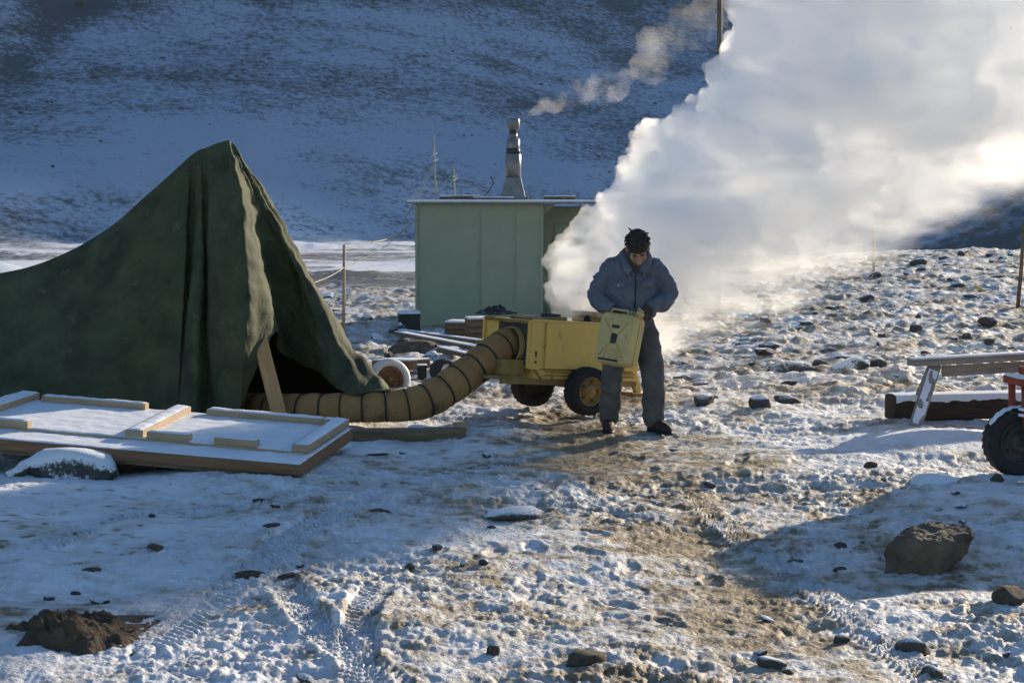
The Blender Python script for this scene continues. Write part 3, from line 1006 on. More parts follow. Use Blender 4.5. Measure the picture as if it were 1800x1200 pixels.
rock(1635, 1192, 44, 'dark stone cut by the bottom edge at the lower right', 20, (1, 0.8, 0.7), 'rock', 0.2)
rock(895, 908, 108, 'flat grey slab half buried in the middle of the foreground', 21, (1, 0.8, 0.34), 'rock', 0.40, 0.1, 9)
rock(668, 908, 36, 'dark rounded stone at the edge of the shadow left of centre', 22, (1, 0.8, 0.5), 'rock_bare', 0.4)
rock(440, 1018, 58, 'low dark earth clod in the snow on the left', 23, (1, 0.6, 0.3), 'rock_bare', 0.45, 0.1)
rock(868, 1164, 30, 'small pointed brown stone near the bottom centre', 24, (0.9, 0.8, 0.8), 'rock_bare', 0.2)
rock(266, 908, 16, 'tiny dark stone on the smooth shaded snow at left', 25, (1, 0.8, 0.4), 'rock_bare', 0.42)
rock(455, 882, 22, 'flat dark stone on the smooth snow below the platform corner', 26, (1, 0.7, 0.32), 'rock_bare', 0.45)
rock(275, 968, 44, 'low row-end clod of dark earth on the left snow', 27, (1, 0.7, 0.34), 'rock_bare', 0.45)
rock(160, 1000, 38, 'dark low stone above the brown earth mound at left', 28, (1, 0.7, 0.34), 'rock_bare', 0.45)
rock(130, 1034, 24, 'small snow-edged stone just above the brown earth mound', 29, (1, 0.8, 0.4), 'rock_bare', 0.45)
rock(1030, 1175, 74, 'rounded soil-coloured stone at the bottom beside the dark hollow', 30, (1, 0.8, 0.45), 'rock_bare', 0.25)
rock(640, 800, 74, 'flat snow-covered stone beside the front corner of the plywood platform', 31, (1, 0.6, 0.26), 'rock_snowy', 0.2, 0.1)
rock(36, 846, 70, 'snowed-over stone at the left edge in front of the platform', 32, (1, 0.6, 0.4), 'rock_snowy', 0.25)
rock(1610, 590, 22, 'small upright stone standing out on the far right slope', 33, (1, 0.8, 0.9), 'rock', 0.15)
rock(1700, 600, 18, 'small stone above the trestle beam on the right slope', 34, (1, 0.8, 0.9), 'rock', 0.15)
rock(1740, 612, 20, 'dark stone just above the right part of the trestle beam', 35, (1, 0.8, 0.9), 'rock', 0.15)
rock(1690, 452, 18, 'dark stone on the skyline of the right slope', 36, (1, 0.8, 0.9), 'rock', 0.15)

# many lesser stones: eight shapes shared
small = [rock_mesh('stone', 100 + k, 2, (1, 0.8, 0.55 + 0.05 * k), 8, 0.08) for k in range(8)]
for k, me in enumerate(small): me.materials.append(M['rock'] if k % 3 else M['rock_snowy'])
rg = random.Random(42)
pts = []
tries = 0
while len(pts) < 150 and tries < 20000:
    tries += 1
    d = 15.5 + 24 * rg.random() ** 1.2
    px = rg.uniform(1150, 1860) if rg.random() < 0.86 else rg.uniform(560, 735)
    x = (px - 900) / 3000 * d
    if 3.0 < x < 6 and d < 17: continue
    if any((x - a) ** 2 + (d - b) ** 2 < 0.3 for a, b, _ in pts): continue
    pts.append((x, d, px))
xs = np.array([p[0] for p in pts]); ys = np.array([p[1] for p in pts])
zs = gz(xs, ys)
for (x, d, px), z in zip(pts, zs):
    o = bpy.data.objects.new('stone', small[rg.randrange(8)]); C.objects.link(o)
    s = rg.choice([0.04, 0.05, 0.055, 0.065, 0.08, 0.10]) * (0.7 + d / 36)
    o.scale = (s * rg.uniform(0.9, 1.7), s, s * rg.uniform(0.5, 0.95))
    o.rotation_euler = (rg.uniform(-.2, .2), rg.uniform(-.2, .2), rg.uniform(-0.6, 0.6))
    o.location = (x, d, z + s * 0.05)
    if px > 1000:
        lk = 'snow-capped' if o.data.materials[0] is M['rock_snowy'] else 'bare dark'
        bd = 'on the near part of the right slope behind the man' if d < 20 else ('halfway up the right slope' if d < 28 else 'high on the right slope near its skyline')
        tag(o, f'small {lk} stone {bd}', 'stone', f'{lk} stones {bd}')
    else: tag(o, 'small dark stone on the snow between the tent and the hut', 'stone', 'stones between the tent and the hut')
pts = []
while len(pts) < 40:
    d = rg.uniform(6.2, 13.5)
    px = rg.uniform(-20, 1820)
    x = (px - 900) / 3000 * d
    if px < 640 and d > 10.6: continue
    pts.append((x, d))
zs = gz(np.array([p[0] for p in pts]), np.array([p[1] for p in pts]))
for (x, d), z in zip(pts, zs):
    o = bpy.data.objects.new('stone', small[rg.randrange(8)]); C.objects.link(o)
    s = rg.uniform(0.018, 0.045)
    o.scale = (s * rg.uniform(0.9, 1.8), s, s * rg.uniform(0.6, 1.0))
    o.rotation_euler = (rg.uniform(-.3, .3), rg.uniform(-.3, .3), rg.uniform(-3, 3))
    o.location = (x, d, z + s * 0.2)
    tag(o, 'pebble-sized stone lying in the trampled foreground snow', 'stone', 'pebbles in the foreground snow')

# dark earth mound, lower left
def mound():
    g = GP(85, 1160)
    n = 110
    xs = np.linspace(-1, 1, n); Xg, Yg = np.meshgrid(xs, xs)
    x, y = Xg.ravel(), Yg.ravel()
    rr = np.hypot(x, y)
    env = sstep(1.0, 0.2, rr + 0.22 * fbm(x * 1.8, y * 1.8, 5, 3))
    z = env * (0.075 + 0.06 * fbm(x * 1.6, y * 1.6, 7, 4)) + env * 0.06 * 0.6 * np.abs(fbm(x * 3.5, y * 3.5, 9, 3)) + env * 0.012 * fbm(x * 16, y * 16, 10, 2) - 0.03
    V = np.stack([x * 0.36, y * 0.42, z], 1)
    a = np.arange(n - 1)[:, None] * n; b = np.arange(n - 1)[None, :]
    Q = np.stack([a + b, a + b + 1, a + n + b + 1, a + n + b], -1).reshape(-1, 4)
    o = ob('earth_mound', mesh_np('earth_mound', V, Q), M['soil'], None, (g.x, g.y + 0.3, g.z))
    tag(o, 'mound of bare dark brown earth in the lower left corner', 'mound')


mound()

# loose scree on the far hillside: too many and too small to tell apart
def scree():
    g = np.random.default_rng(8)
    n = 5200
    az = g.uniform(-0.36, 0.30, n); r = g.uniform(395, 760, n)
    x = np.sin(az) * r; y = np.cos(az) * r
    q = -0.45 * x + 0.89 * y - 372
    dens = sstep(-0.15, 0.5, fbm(x / 26, y / 40, 44, 4)) * (0.12 + 0.88 * sstep(70, 190, q)) + 0.012
    keep = (q > 5) & (g.random(n) < dens)
    x, y, r = x[keep], y[keep], r[keep]
    z = z0(x, y) + FAR_EXTRA(x, y, r)
    ico_shell((0, 0, 0), 1, 1)
    U, F = _ICO[1]
    F = np.array(F)
    m = len(x)
    sz = g.choice([0.22, 0.3, 0.4, 0.55, 0.8], m, p=[.35, .3, .2, .1, .05])
    jit = g.uniform(0.65, 1.25, (m, len(U), 1))
    S = np.stack([sz * g.uniform(1, 1.9, m), sz, sz * g.uniform(0.5, 0.9, m)], 1)
    V = U[None] * jit * S[:, None, :] + np.stack([x, y, z + sz * 0.1], 1)[:, None, :]
    Q = (F[None] + (np.arange(m) * len(U))[:, None, None]).reshape(-1, 3)
    o = ob('scree', mesh_np('scree', V.reshape(-1, 3), Q, False), M['rock_bare'])
    tag(o, 'dark loose scree scattered over the far blue hillside', 'scree', kind='stuff')


scree()

# ------------------------------------------------------------------ green hut
def build_hut():
    D = 29.0
    A = W(733, 582, D); B = W(952, 590, D)
    zt = W(800, 358, D).z
    zb = float(z0(A.x, D)) - 0.12
    wd = B.x - A.x
    root = empty('hut', (A.x, D, zb), 0, 'pale green box-shaped hut with a flat roof and a metal chimney', 'hut')
    H = zt - zb
    sx = [0, (843 - 733) / 219 * wd, (905 - 733) / 219 * wd, wd]
    for k in range(3):
        w = sx[k + 1] - sx[k]
        box_obj('wall_panel', (sx[k] + w / 2, 0.02, H / 2), (w - 0.012, 0.04, H), M['green'], root, None, 0.004)
    body = bmesh.new(); b_box(body, (0, 0, 0), (wd - 0.02, 3.0, H - 0.01))
    ob('wall', bm_mesh(body, 'wall'), M['green'], root, (wd / 2, 1.545, H / 2 - 0.005))
    for x in (0.0, wd):
        box_obj('corner_strip', (x, 0.0, H / 2), (0.05, 0.05, H + 0.004), M['green'], root, None, 0.004)
    for x in sx[1:3]:
        box_obj('seam_batten', (x, -0.006, H / 2), (0.022, 0.014, H - 0.01), M['green'], root, None, 0.003)
    # annex set back on the right
    ax = 1.6
    box_obj('annex_wall', (wd + ax / 2, 1.9, H / 2 - 0.03), (ax, 2.0, H - 0.06), M['green'], root, None, 0.004)
    box_obj('annex_door', (wd + 0.55, 0.885, 0.95), (0.62, 0.03, 1.8), M['green'], root, None, 0.004)
    # gusset bracket under the roof edge, catches the sun
    V = [(0, 0, 0), (0.22, 0, 0), (0, 0, -0.2), (0, .04, 0), (0.22, .04, 0), (0, .04, -0.2)]
    F = [(0, 1, 2), (5, 4, 3), (0, 3, 4, 1), (1, 4, 5, 2), (2, 5, 3, 0)]
    ob('roof_bracket', pd_mesh('roof_bracket', V, F, False), M['green'], root, (wd + 0.028, 0.1, H - 0.005))
    # roof
    rl = -0.17
    rf = box_obj('roof', ((rl + wd + ax + 0.1) / 2, 1.45, H + 0.014), (wd + ax + 0.1 - rl, 3.2, 0.028), M['metal'], root, None, 0.006)
    sn = box_obj('roof_snow', (0, 0, 0.032), (wd + ax + 0.08 - rl, 3.18, 0.036), M['snow'], rf, None, 0.01)
    bx = lambda px: (px - 733) / 219 * wd
    for px, w, y, hh in ((818, 0.5, 0.6, 0.06), (785, 0.3, 0.8, 0.05), (985, 0.55, 0.5, 0.05), (868, 0.7, 0.25, 0.03)):
        tmb = box_obj('roof_timber', (bx(px), y, H + 0.05 + 0.022 + hh / 2), (w, 0.09, hh), M['wood_old'], root, Matrix.Rotation(0.06, 3, 'Z'), 0.006)
        box_obj('snow_cap', (0, 0, hh / 2 + 0.008), (w - 0.01, 0.085, 0.018), M['snow'], tmb, None, 0.006)
    for px in (845, 925, 933, 992):
        s = 0.045
        box_obj('roof_block', (bx(px), 0.4, H + 0.072 + s / 2), (s * 1.4, s, s), M['wood_old'], root, None, 0.004)
    # chimney: flared base, three sleeves, dark neck, cap
    s = D / 3000.0
    cx, cy0 = bx(902), 0.7
    zt0 = H + 0.07
    ch = empty('chimney', (cx, cy0, zt0)); ch.parent = root
    def ring(name, prof, mat):
        V, F = lathe(prof, 20)
        n = 20; F.append(tuple(range(n - 1, -1, -1))); F.append(tuple(len(V) - n + k for k in range(n)))
        return ob(name, pd_mesh(name, V, F, True), mat, ch)
    fl = bmesh.new(); b_box(fl, (0, 0, 0.19), (0.44, 0.44, 0.38), None, 0.006, taper=0.60)
    ob('flared_base', bm_mesh(fl, 'flared_base'), M['metal'], ch)
    ring('sleeve', [(0.137, 0.36), (0.137, 0.78), (0.128, 0.785)], M['metal'])
    ring('sleeve', [(0.115, 0.77), (0.115, 1.04), (0.10, 1.045)], M['metal'])
    ring('sleeve_band', [(0.119, 0.78), (0.119, 0.88)], M['metal_dark'])
    ring('sleeve', [(0.072, 1.03), (0.072, 1.14)], M['metal'])
    ring('flue_neck', [(0.066, 1.12), (0.066, 1.26)], M['metal_dark'])
    ring('cowl', [(0.085, 1.20), (0.115, 1.225), (0.115, 1.375), (0.108, 1.385)], M['metal'])
    return root, H, D, wd, A


hut, HUT_H, HUT_D, HUT_W, HUT_A = build_hut()

# aerial masts behind the roof edge with their stays
def mast(pxt, pyt, pxb, d, label, stays, bits=0):
    top = W(pxt, pyt, d); base = W(pxb, 350, d); base.z = hut.location.z + HUT_H + 0.05
    root = empty('aerial_mast', base, 0, label, 'mast', 'thin aerial masts on the hut roof')
    tube_obj('pole', [(0, 0, 0), (top - base) * 0.55, top - base], [0.016, 0.013, 0.009], M['rope'], root, 8)
    for a, (qx, qy, qd) in stays:
        p = base.lerp(top, a) - base
        e = W(qx, qy, qd) - base
        mid = (p + e) / 2 - Vector((0, 0, 0.05))
        tube_obj('stay_wire', catmull([p, mid, e], 5), 0.006, M['rope'], root, 5)
    for k in range(bits):
        tube_obj('insulator', [(top - base) * (0.6 + 0.1 * k) + Vector((-0.02, 0, 0)), (top - base) * (0.6 + 0.1 * k) + Vector((0.05, 0, 0.03))], 0.018, M['white'], root, 6)
    return root


mast(762, 237, 767, 29.8, 'taller thin aerial mast with stays at the left of the hut roof', [(0.62, (722, 372, 29.3)), (0.62, (705, 395, 29.1)), (0.9, (763, 280, 29.8))], 2)
mast(797, 293, 801, 29.9, 'shorter thin aerial mast with spread stays left of the chimney', [(0.78, (722, 352, 29.2)), (0.78, (870, 346, 29.5)), (0.7, (786, 325, 29.9))], 2)
tw = tube_obj('bent_wire', [W(848, 349, 29.5), W(860, 335, 29.5), W(868, 322, 29.5), W(863, 310, 29.5)], 0.012, M['wood_old'], None, 6)
tag(tw, 'short dark bent rod sticking up from the hut roof', 'rod')
# marker post left of the hut with its guy ropes
pt, pb = W(605, 430, 24.5), W(603, 578, 24.5)
pb.z = gz(pb.x, pb.y) - 0.1
post = empty('guy_post', pb, 0, 'slim upright wooden post with ropes between the tent and the hut', 'post')
tube_obj('pole', [(0, 0, 0), pt - pb], [0.024, 0.02], M['wood'], post, 8)
def rope(name, a, b, sag, parent, r=0.008):
    a = a - parent.location; b = b - parent.location
    m_ = (a + b) / 2 - Vector((0, 0, sag))
    return tube_obj(name, catmull([a, m_, b], 10), r, M['rope'], parent, 5)
rope('rope', W(605, 434, 24.5), W(652, 427, 25.8), 0.05, post)
rope('rope', W(652, 427, 25.8), W(735, 382, 28.9), 0.10, post, 0.012)
rope('rope', W(605, 470, 24.5), W(552, 497, 17.5), 0.02, post, 0.006)
rope('rope', W(605, 470, 24.5), W(733, 384, 28.9), 0.1, post, 0.005)

# ------------------------------------------------------------------ clutter between tent and hut
def crate(name, px, py, d, w, dp, h, mat, label, cat, rz=0.0, boards=0, snow=0.03, group=None):
    p = W(px, py, d); zb = gz(p.x, d) - 0.03
    root = empty(name, (p.x, d, zb), rz, label, cat, group)
    if boards:
        bh = h / boards
        for k in range(boards):
            for sy in (-1, 1):
                box_obj('board', (0, sy * dp / 2, bh * (k + 0.5)), (w, 0.02, bh - 0.008), mat, root, None, 0.003)
            for sx in (-1, 1):
                box_obj('board', (sx * (w / 2 - 0.01), 0, bh * (k + 0.5)), (0.02, dp - 0.022, bh - 0.008), mat, root, None, 0.003)
        box_obj('lid', (0, 0, h + 0.008), (w + 0.02, dp + 0.02, 0.018), mat, root, None, 0.003)
    else:
        box_obj('case', (0, 0, h / 2), (w, dp, h), mat, root, None, 0.012)
        box_obj('lid', (0, 0, h + 0.012), (w + 0.015, dp + 0.015, 0.03), mat, root, None, 0.006)
        box_obj('latch', (0, -dp / 2 - 0.012, h * 0.8), (0.05, 0.02, 0.07), M['metal_dark'], root, None, 0.003)
    if snow:
        bm = bmesh.new(); b_box(bm, (0, 0, 0), (w + 0.01, dp + 0.01, snow), None, snow * 0.45)
        ob('snow_cap', bm_mesh(bm, 'snow_cap', True), M['snow'], root, (0, 0, h + 0.02 + snow / 2))
    return root


crate('crate', 719, 560, 27.2, 0.34, 0.4, 0.30, M['crate'], 'dark box with snowy lid against the left corner of the hut', 'crate', 0.1, 0, 0.04)
crate('crate', 808, 598, 25.6, 0.36, 0.36, 0.24, M['crate_wood'], 'small brown board crate with snow on top at the foot of the hut', 'crate', -0.25, 3)
crate('crate', 838, 590, 25.0, 0.30, 0.3, 0.28, M['crate_wood'], 'brown crate beside the hose, right of the smaller board crate', 'crate', 0.2, 3)
crate('crate', 742, 668, 18.6, 0.10, 0.12, 0.17, M['crate'], 'small dark upright box between the white tyre and the snowy drum', 'box', 0.1, 0, 0.015)
rock(702, 592, 52, 'dark snow-topped lump below the dark box at the hut corner', 51, (1, 0.6, 0.55), 'rock', 0.2, name='rubble_lump', cat='rubble')
rock(732, 622, 92, 'low brown heap of earth with snow in front of the hut', 52, (1, 0.8, 0.36), 'rock_bare', 0.2, name='earth_heap', cat='heap')
rock(786, 628, 60, 'dark heap beside the long planks in front of the hut', 53, (1, 0.8, 0.4), 'rock', 0.2, name='earth_heap', cat='heap')
rock(762, 634, 30, 'snow-covered stone in front of the lumber near the hut', 54, (1, 0.8, 0.5), 'rock_snowy', 0.2)


def lumber(pxa, pya, pxb, pyb, da, db, w, h, label, mat='wood_old', name='plank'):
    a, b = W(pxa, pya, da), W(pxb, pyb, db)
    a.z = gz(a.x, a.y) + h / 2 + 0.05; b.z = gz(b.x, b.y) + h / 2 + 0.05
    d = b - a; x = d.normalized(); z = Vector((0, 0, 1)); z = (z - x * z.dot(x)).normalized(); y = z.cross(x)
    Rm = Matrix((x, y, z)).transposed()
    o = box_obj(name, (a + b) / 2, (d.length, w, h), M[mat], None, Rm, 0.004)
    tag(o, label, 'plank', 'long planks lying in front of the hut')
    bm = bmesh.new(); b_box(bm, (0, 0, 0), (d.length - 0.02, w - 0.006, 0.014), None, 0.005)
    ob('snow_cap', bm_mesh(bm, 'snow_cap', True), M['snow'], o, (0, 0, h / 2 + 0.005))
    return o


lumber(700, 592, 850, 618, 25.2, 21.6, 0.13, 0.05, 'longest snow-dusted plank lying below the hut wall')
lumber(705, 584, 845, 606, 26.0, 23.4, 0.12, 0.05, 'snow-dusted plank lying just behind the longest plank')
lumber(730, 640, 792, 652, 20.2, 19.0, 0.10, 0.04, 'short plank lying in front of the dark heap')
lumber(775, 626, 850, 640, 21.4, 20.0, 0.10, 0.05, 'plank lying low just above the tan hose')
# red-brown board under snow behind the white tyre
o = lumber(672, 640, 738, 648, 19.6, 19.2, 0.34, 0.10, 'red-brown board with a snowy top behind the white tyre', 'wood_red', 'board')
tube = lambda *a, **k: tube_obj(*a, **k)


def round_thing(name, px, py, d, r, wd, ry, rz, label, cat, mats, tilt=0.0):
    """a wheel-like thing on its side or upright: tyre, rim disc, hub"""
    p = W(px, py, d)
    root = empty(name, p, 0, label, cat)
    root.rotation_euler = (tilt, ry, rz)
    prof = []
    for k in range(17):
        a = 2 * math.pi * k / 16
        prof.append((r * 0.80 + r * 0.2 * math.cos(a), wd / 2 * math.sin(a) * 1.0))
    V, F = lathe(prof, 36, 'Y')
    t = ob('tyre', pd_mesh('tyre', V, F, True), mats[0], root)
    V, F = lathe([(r * 0.62, -wd * 0.28), (r * 0.52, -wd * 0.36), (r * 0.46, -wd * 0.12), (r * 0.18, -wd * 0.10), (r * 0.15, -wd * 0.34), (0.001, -wd * 0.34)], 28, 'Y')
    ri = ob('rim', pd_mesh('rim', V, F, True), mats[1], root)
    V, F = lathe([(r * 0.64, wd * 0.28), (r * 0.5, wd * 0.10), (0.001, wd * 0.1)], 28, 'Y')
    ob('rim', pd_mesh('rim', V, F, True), mats[1], root)
    return root


wt = round_thing('tyre', 684, 668, 17.4, 0.225, 0.16, 0, 0.35, 'white snow-crusted tyre with a brown centre standing beside the tent edge', 'tyre', (M['white'], M['wood_red']), -0.12)
dr = round_thing('drum', 780, 652, 18.4, 0.135, 0.22, 0, 0.6, 'small drum with a frosted end lying behind the hose', 'drum', (M['crate'], M['snow']))

# timber baulk on the ground right of the panel
a, b = W(612, 772, 13.45), W(818, 770, 13.55)
a.z = b.z = 0.035
ct = box_obj('timber_baulk', (a + b) / 2, ((b - a).length, 0.16, 0.085), M['wood_old'], None, Matrix.Rotation(0.06, 3, 'Z'), 0.008)
tag(ct, 'long brown timber baulk lying on the ground below the hose', 'timber')
box_obj('end_block', (0.86 * (b - a).length / 2 + 0.03, 0.10, 0.03), (0.12, 0.05, 0.10), M['wood'], ct, None, 0.005)
rock(735, 756, 62, 'snowy lump of earth heaped against the hose by the timber', 55, (1, 0.6, 0.4), 'rock_snowy', 0.2, name='rubble_lump', cat='rubble')

# ------------------------------------------------------------------ hose
def build_hose():
    ctl = HOSE_CTL
    path = catmull(ctl, 14)
    # even spacing
    ln = [0.0]
    for i in range(1, len(path)): ln.append(ln[-1] + (path[i] - path[i - 1]).length)
    n = int(ln[-1] / 0.0145)
    tt = np.linspace(0, ln[-1], n)
    arr = np.array([tuple(p) for p in path])
    ev = np.stack([np.interp(tt, ln, arr[:, k]) for k in range(3)], 1)
    base = Vector(ctl[8]); base.z = 0.0
    root = empty('heating_hose', base, 0, 'fat tan canvas hose with dark rings running from the yellow heater into the tent', 'hose')
    pts = [Vector(p) - base for p in ev]
    pitch = 0.18
    rad = []
    for t in tt:
        ph = (t % pitch) / pitch
        rad.append(0.141 + 0.012 * (1 - abs(2 * ph - 1) ** 2.2) + 0.003 * math.sin(t * 23))
    V, F = tube_pts(pts, rad, 36, False)
    for v in V:
        v += Vector((mnoise.noise(v * 9), mnoise.noise(v * 9 + Vector((7, 0, 0))), mnoise.noise(v * 9 + Vector((0, 7, 0))))) * 0.007
        # the duct flattens where it lies on the ground
        if v.z < 0.03 + base.z: v.z = 0.03 + (v.z - 0.03) * 0.25
    sk = ob('duct_skin', pd_mesh('duct_skin', V, F, True), M['hose'], root)
    k = 1
    while k * pitch < ln[-1] - 0.02:
        i = min(range(n), key=lambda q: abs(tt[q] - k * pitch))
        c = pts[i]; tg = (pts[min(i + 1, n - 1)] - pts[max(i - 1, 0)]).normalized()
        V, F = tube_pts([c - tg * 0.009, c - tg * 0.006, c + tg * 0.006, c + tg * 0.009], [0.139, 0.1525, 0.1525, 0.139], 36, False)
        for v in V:
            if v.z < 0.03: v.z = 0.03 + (v.z - 0.03) * 0.25
        ob('ring', pd_mesh('ring', V, F, True), M['hose_ring'], root)
        k += 1
    return root


build_hose()

# ------------------------------------------------------------------ wheels
def wheel(parent, name, loc, r, wd, face, rimmat, lugs=26, hubr=0.45, snow=False):
    """upright wheel about local Y; face = direction (+1/-1) of its outer side along Y"""
    wr = empty(name, loc); wr.parent = parent
    prof = [(r * 0.60, -wd * .38), (r * 0.72, -wd * .49), (r * 0.88, -wd * .5), (r * 0.965, -wd * .42), (r * 0.985, -wd * .2), (r * 0.985, wd * .2),
            (r * 0.965, wd * .42), (r * 0.88, wd * .5), (r * 0.72, wd * .49), (r * 0.60, wd * .38), (r * 0.60, -wd * .38)]
    V, F = lathe(prof, 44, 'Y')
    o0 = len(V)
    for k in range(lugs):
        for s in (-1, 1):
            a = 2 * math.pi * (k + (0.5 if s > 0 else 0)) / lugs
            for dr_, da, yy in ((-.03, -.055, .02), (-.03, .055, .02), (.022, .045, .03), (.022, -.045, .03), (-.03, -.055, .47), (-.03, .055, .47), (-.004, .045, .46), (-.004, -.045, .46)):
                rr = r * (0.985 + dr_)
                ang = a + da + (0.07 if yy > .1 else 0)
                V.append(Vector((rr * math.cos(ang), s * yy * wd, rr * math.sin(ang))))
            b = len(V) - 8
            F += [(b, b + 1, b + 2, b + 3), (b + 4, b + 7, b + 6, b + 5), (b, b + 4, b + 5, b + 1), (b + 1, b + 5, b + 6, b + 2), (b + 2, b + 6, b + 7, b + 3), (b + 3, b + 7, b + 4, b)]
    ob('tyre', pd_mesh('tyre', V, F, False), M['tyre'], wr)
    f = face
    V, F = lathe([(r * 0.62, f * wd * .36), (r * 0.585, f * wd * .46), (r * 0.55, f * wd * .40), (r * .50, f * wd * .16), (r * .30, f * wd * .22), (r * .27, f * wd * .36), (r * .20, f * wd * .40), (r * 0.14, f * wd * .40), (r * .13, f * wd * .52), (0.001, f * wd * .54)], 32, 'Y')
    ob('rim', pd_mesh('rim', V, F, True), rimmat, wr)
    V, F = lathe([(r * 0.61, -f * wd * .36), (r * 0.5, -f * wd * .1), (0.001, -f * wd * .05)], 24, 'Y')
    ob('rim', pd_mesh('rim', V, F, True), M['metal_dark'], wr)
    for k in range(5):
        a = 2 * math.pi * k / 5
        V, F = lathe([(0.012, f * wd * .20), (0.012, f * wd * .27), (0.001, f * wd * .28)], 6, 'Y')
        V = [v + Vector((r * .40 * math.cos(a), 0, r * .40 * math.sin(a))) for v in V]
        ob('wheel_nut', pd_mesh('wheel_nut', V, F, False), M['metal_dark'], wr)
    return wr


# ------------------------------------------------------------------ yellow heater trailer
def build_heater():
    ang = math.atan2(0.58, 0.815)
    C0 = W(928, 560, 14.75)
    zg = 0.0
    org = Vector((C0.x, C0.y, zg))
    root = empty('heater_trailer', org, ang, 'yellow two-wheeled heater trailer steaming behind the standing man', 'trailer')
    # local: x along the long side, y towards the back, z up
    tilt = Matrix.Rotation(R(4.6), 3, 'Y')
    px_, pz_ = 0.6, 0.215      # tilt about the axle

    def tl(p):
        v = tilt @ Vector((p[0] - px_, p[1], p[2] - pz_))
        return Vector((v.x + px_, v.y, v.z + pz_))

    def bx(name, c, s, mat, bev=0.008, parent=root, extra=None):
        rot = tilt if extra is None else tilt @ extra
        return box_obj(name, tl(c), s, mat, parent, rot, bev)
    L_, Wd = 1.22, 0.72
    zt, zp, zb = 0.80, 0.385, 0.30
    bx('body', (L_ / 2, Wd / 2, (zt + zp) / 2), (L_, Wd, zt - zp), M['yellow'], 0.012)
    bx('corner_post', (0.055, -0.006, (zt + zp) / 2 + .0), (0.125, 0.014, zt - zp + 0.01), M['yellow'], 0.004)
    pn = bx('side_panel', (L_ / 2 + 0.075, -0.008, (zt + zp) / 2), (L_ - 0.16, 0.016, zt - zp - 0.01), M['yellow'], 0.005)
    bx('top_rail', (L_ / 2, -0.004, zt + 0.006), (L_ + 0.01, 0.03, 0.022), M['yellow'], 0.006)
    bx('latch', (0.05, -0.018, zp + 0.13), (0.012, 0.012, 0.05), M['metal_dark'], 0.002)
    bx('latch', (0.05, -0.018, zp + 0.06), (0.014, 0.012, 0.02), M['metal_dark'], 0.002)
    # ribbed lower pan
    bx('lower_pan', (L_ / 2 + 0.03, Wd / 2, (zp + zb) / 2 - .005), (L_ - 0.08, Wd - 0.03, zp - zb), M['yellow'], 0.014)
    for k in range(2):
        bx('pan_rib', (L_ / 2 + 0.08, 0.008, zb + 0.03 + 0.03 * k), (L_ - 0.2, 0.012, 0.010), M['yellow_dark'], 0.003)
    bx('pan_gusset', (0.10, 0.0, zp - 0.05), (0.17, 0.018, 0.018), M['yellow_dark'], 0.004, extra=Matrix.Rotation(R(45), 3, 'Y'))
    # chassis
    for y in (0.05, Wd - 0.05):
        bx('chassis_rail', (L_ / 2 - 0.12, y, zb - 0.03), (L_ + 0.28, 0.05, 0.05), M['yellow_dark'], 0.006)
    bx('axle', (px_, Wd / 2, 0.235), (0.05, Wd + 0.02, 0.05), M['metal_dark'], 0.006)
    bx('spring_bracket', (px_ - 0.12, 0.05, 0.25), (0.28, 0.03, 0.03), M['yellow_dark'], 0.004, extra=Matrix.Rotation(R(12), 3, 'Y'))
    # front platform under the hose
    bx('tongue_plate', (-0.20, Wd / 2 - 0.1, zb + 0.0), (0.40, 0.42, 0.03), M['yellow_dark'], 0.008)
    bx('battery_box', (-0.13, Wd / 2 - 0.18, zb + 0.085), (0.24, 0.24, 0.14), M['yellow_dark'], 0.012)
    bx('coupling', (-0.44, Wd / 2 - 0.15, zb + 0.03), (0.12, 0.08, 0.05), M['metal_dark'], 0.012)
    # duct collar on the front end
    V, F = lathe([(0.165, 0.0), (0.165, -0.06), (0.152, -0.065), (0.152, 0.0)], 36, 'Z')
    cm = Matrix.Rotation(math.pi / 2, 4, 'Y')
    V = [tl(Vector((-(-v.z) , v.x + 0.23, v.y + 0.575))) for v in V]
    ob('duct_collar', pd_mesh('duct_collar', V, F, True), M['yellow_dark'], root)
    bx('recess_shade_plate', (-0.006, 0.26, (zt + zp) / 2), (0.02, 0.44, zt - zp - 0.05), M['metal_dark'], 0.004)  # dark plate stands in for the shaded recess behind the hose
    # end frame behind the collar
    for y in (0.012, Wd - 0.02):
        bx('end_frame', (-0.012, y, (zt + zp) / 2), (0.03, 0.03, zt - zp), M['yellow'], 0.005)
    bx('end_frame', (-0.014, Wd / 2, zt - 0.012), (0.028, Wd - 0.06, 0.03), M['yellow_dark'], 0.005)
    # top: burner hatch, exhaust opening, small fuel cap
    bx('hatch', (0.33, 0.36, zt + 0.018), (0.30, 0.46, 0.03), M['yellow_dark'], 0.008, extra=Matrix.Rotation(R(-4), 3, 'Y'))
    V, F = lathe([(0.09, 0), (0.09, 0.03), (0.075, 0.03), (0.075, 0.0)], 24)
    V = [tl(v + Vector((0.42, 0.30, zt + 0.034))) for v in V]
    ob('exhaust_stack', pd_mesh('exhaust_stack', V, F, True), M['metal_dark'], root)
    bx('control_box', (1.02, 0.5, zt + 0.05), (0.22, 0.26, 0.10), M['yellow_dark'], 0.012)
    V, F = lathe([(0.035, 0), (0.035, 0.05), (0.02, 0.07), (0.001, 0.07)], 14)
    ob('fuel_cap', pd_mesh('fuel_cap', [tl(v + Vector((0.80, 0.25, zt))) for v in V], F, True), M['black'], root)
    # rear stand
    bx('rear_leg', (L_ + 0.06, 0.10, 0.30), (0.06, 0.05, 0.30), M['yellow'], 0.006, extra=Matrix.Rotation(R(-18), 3, 'Y'))
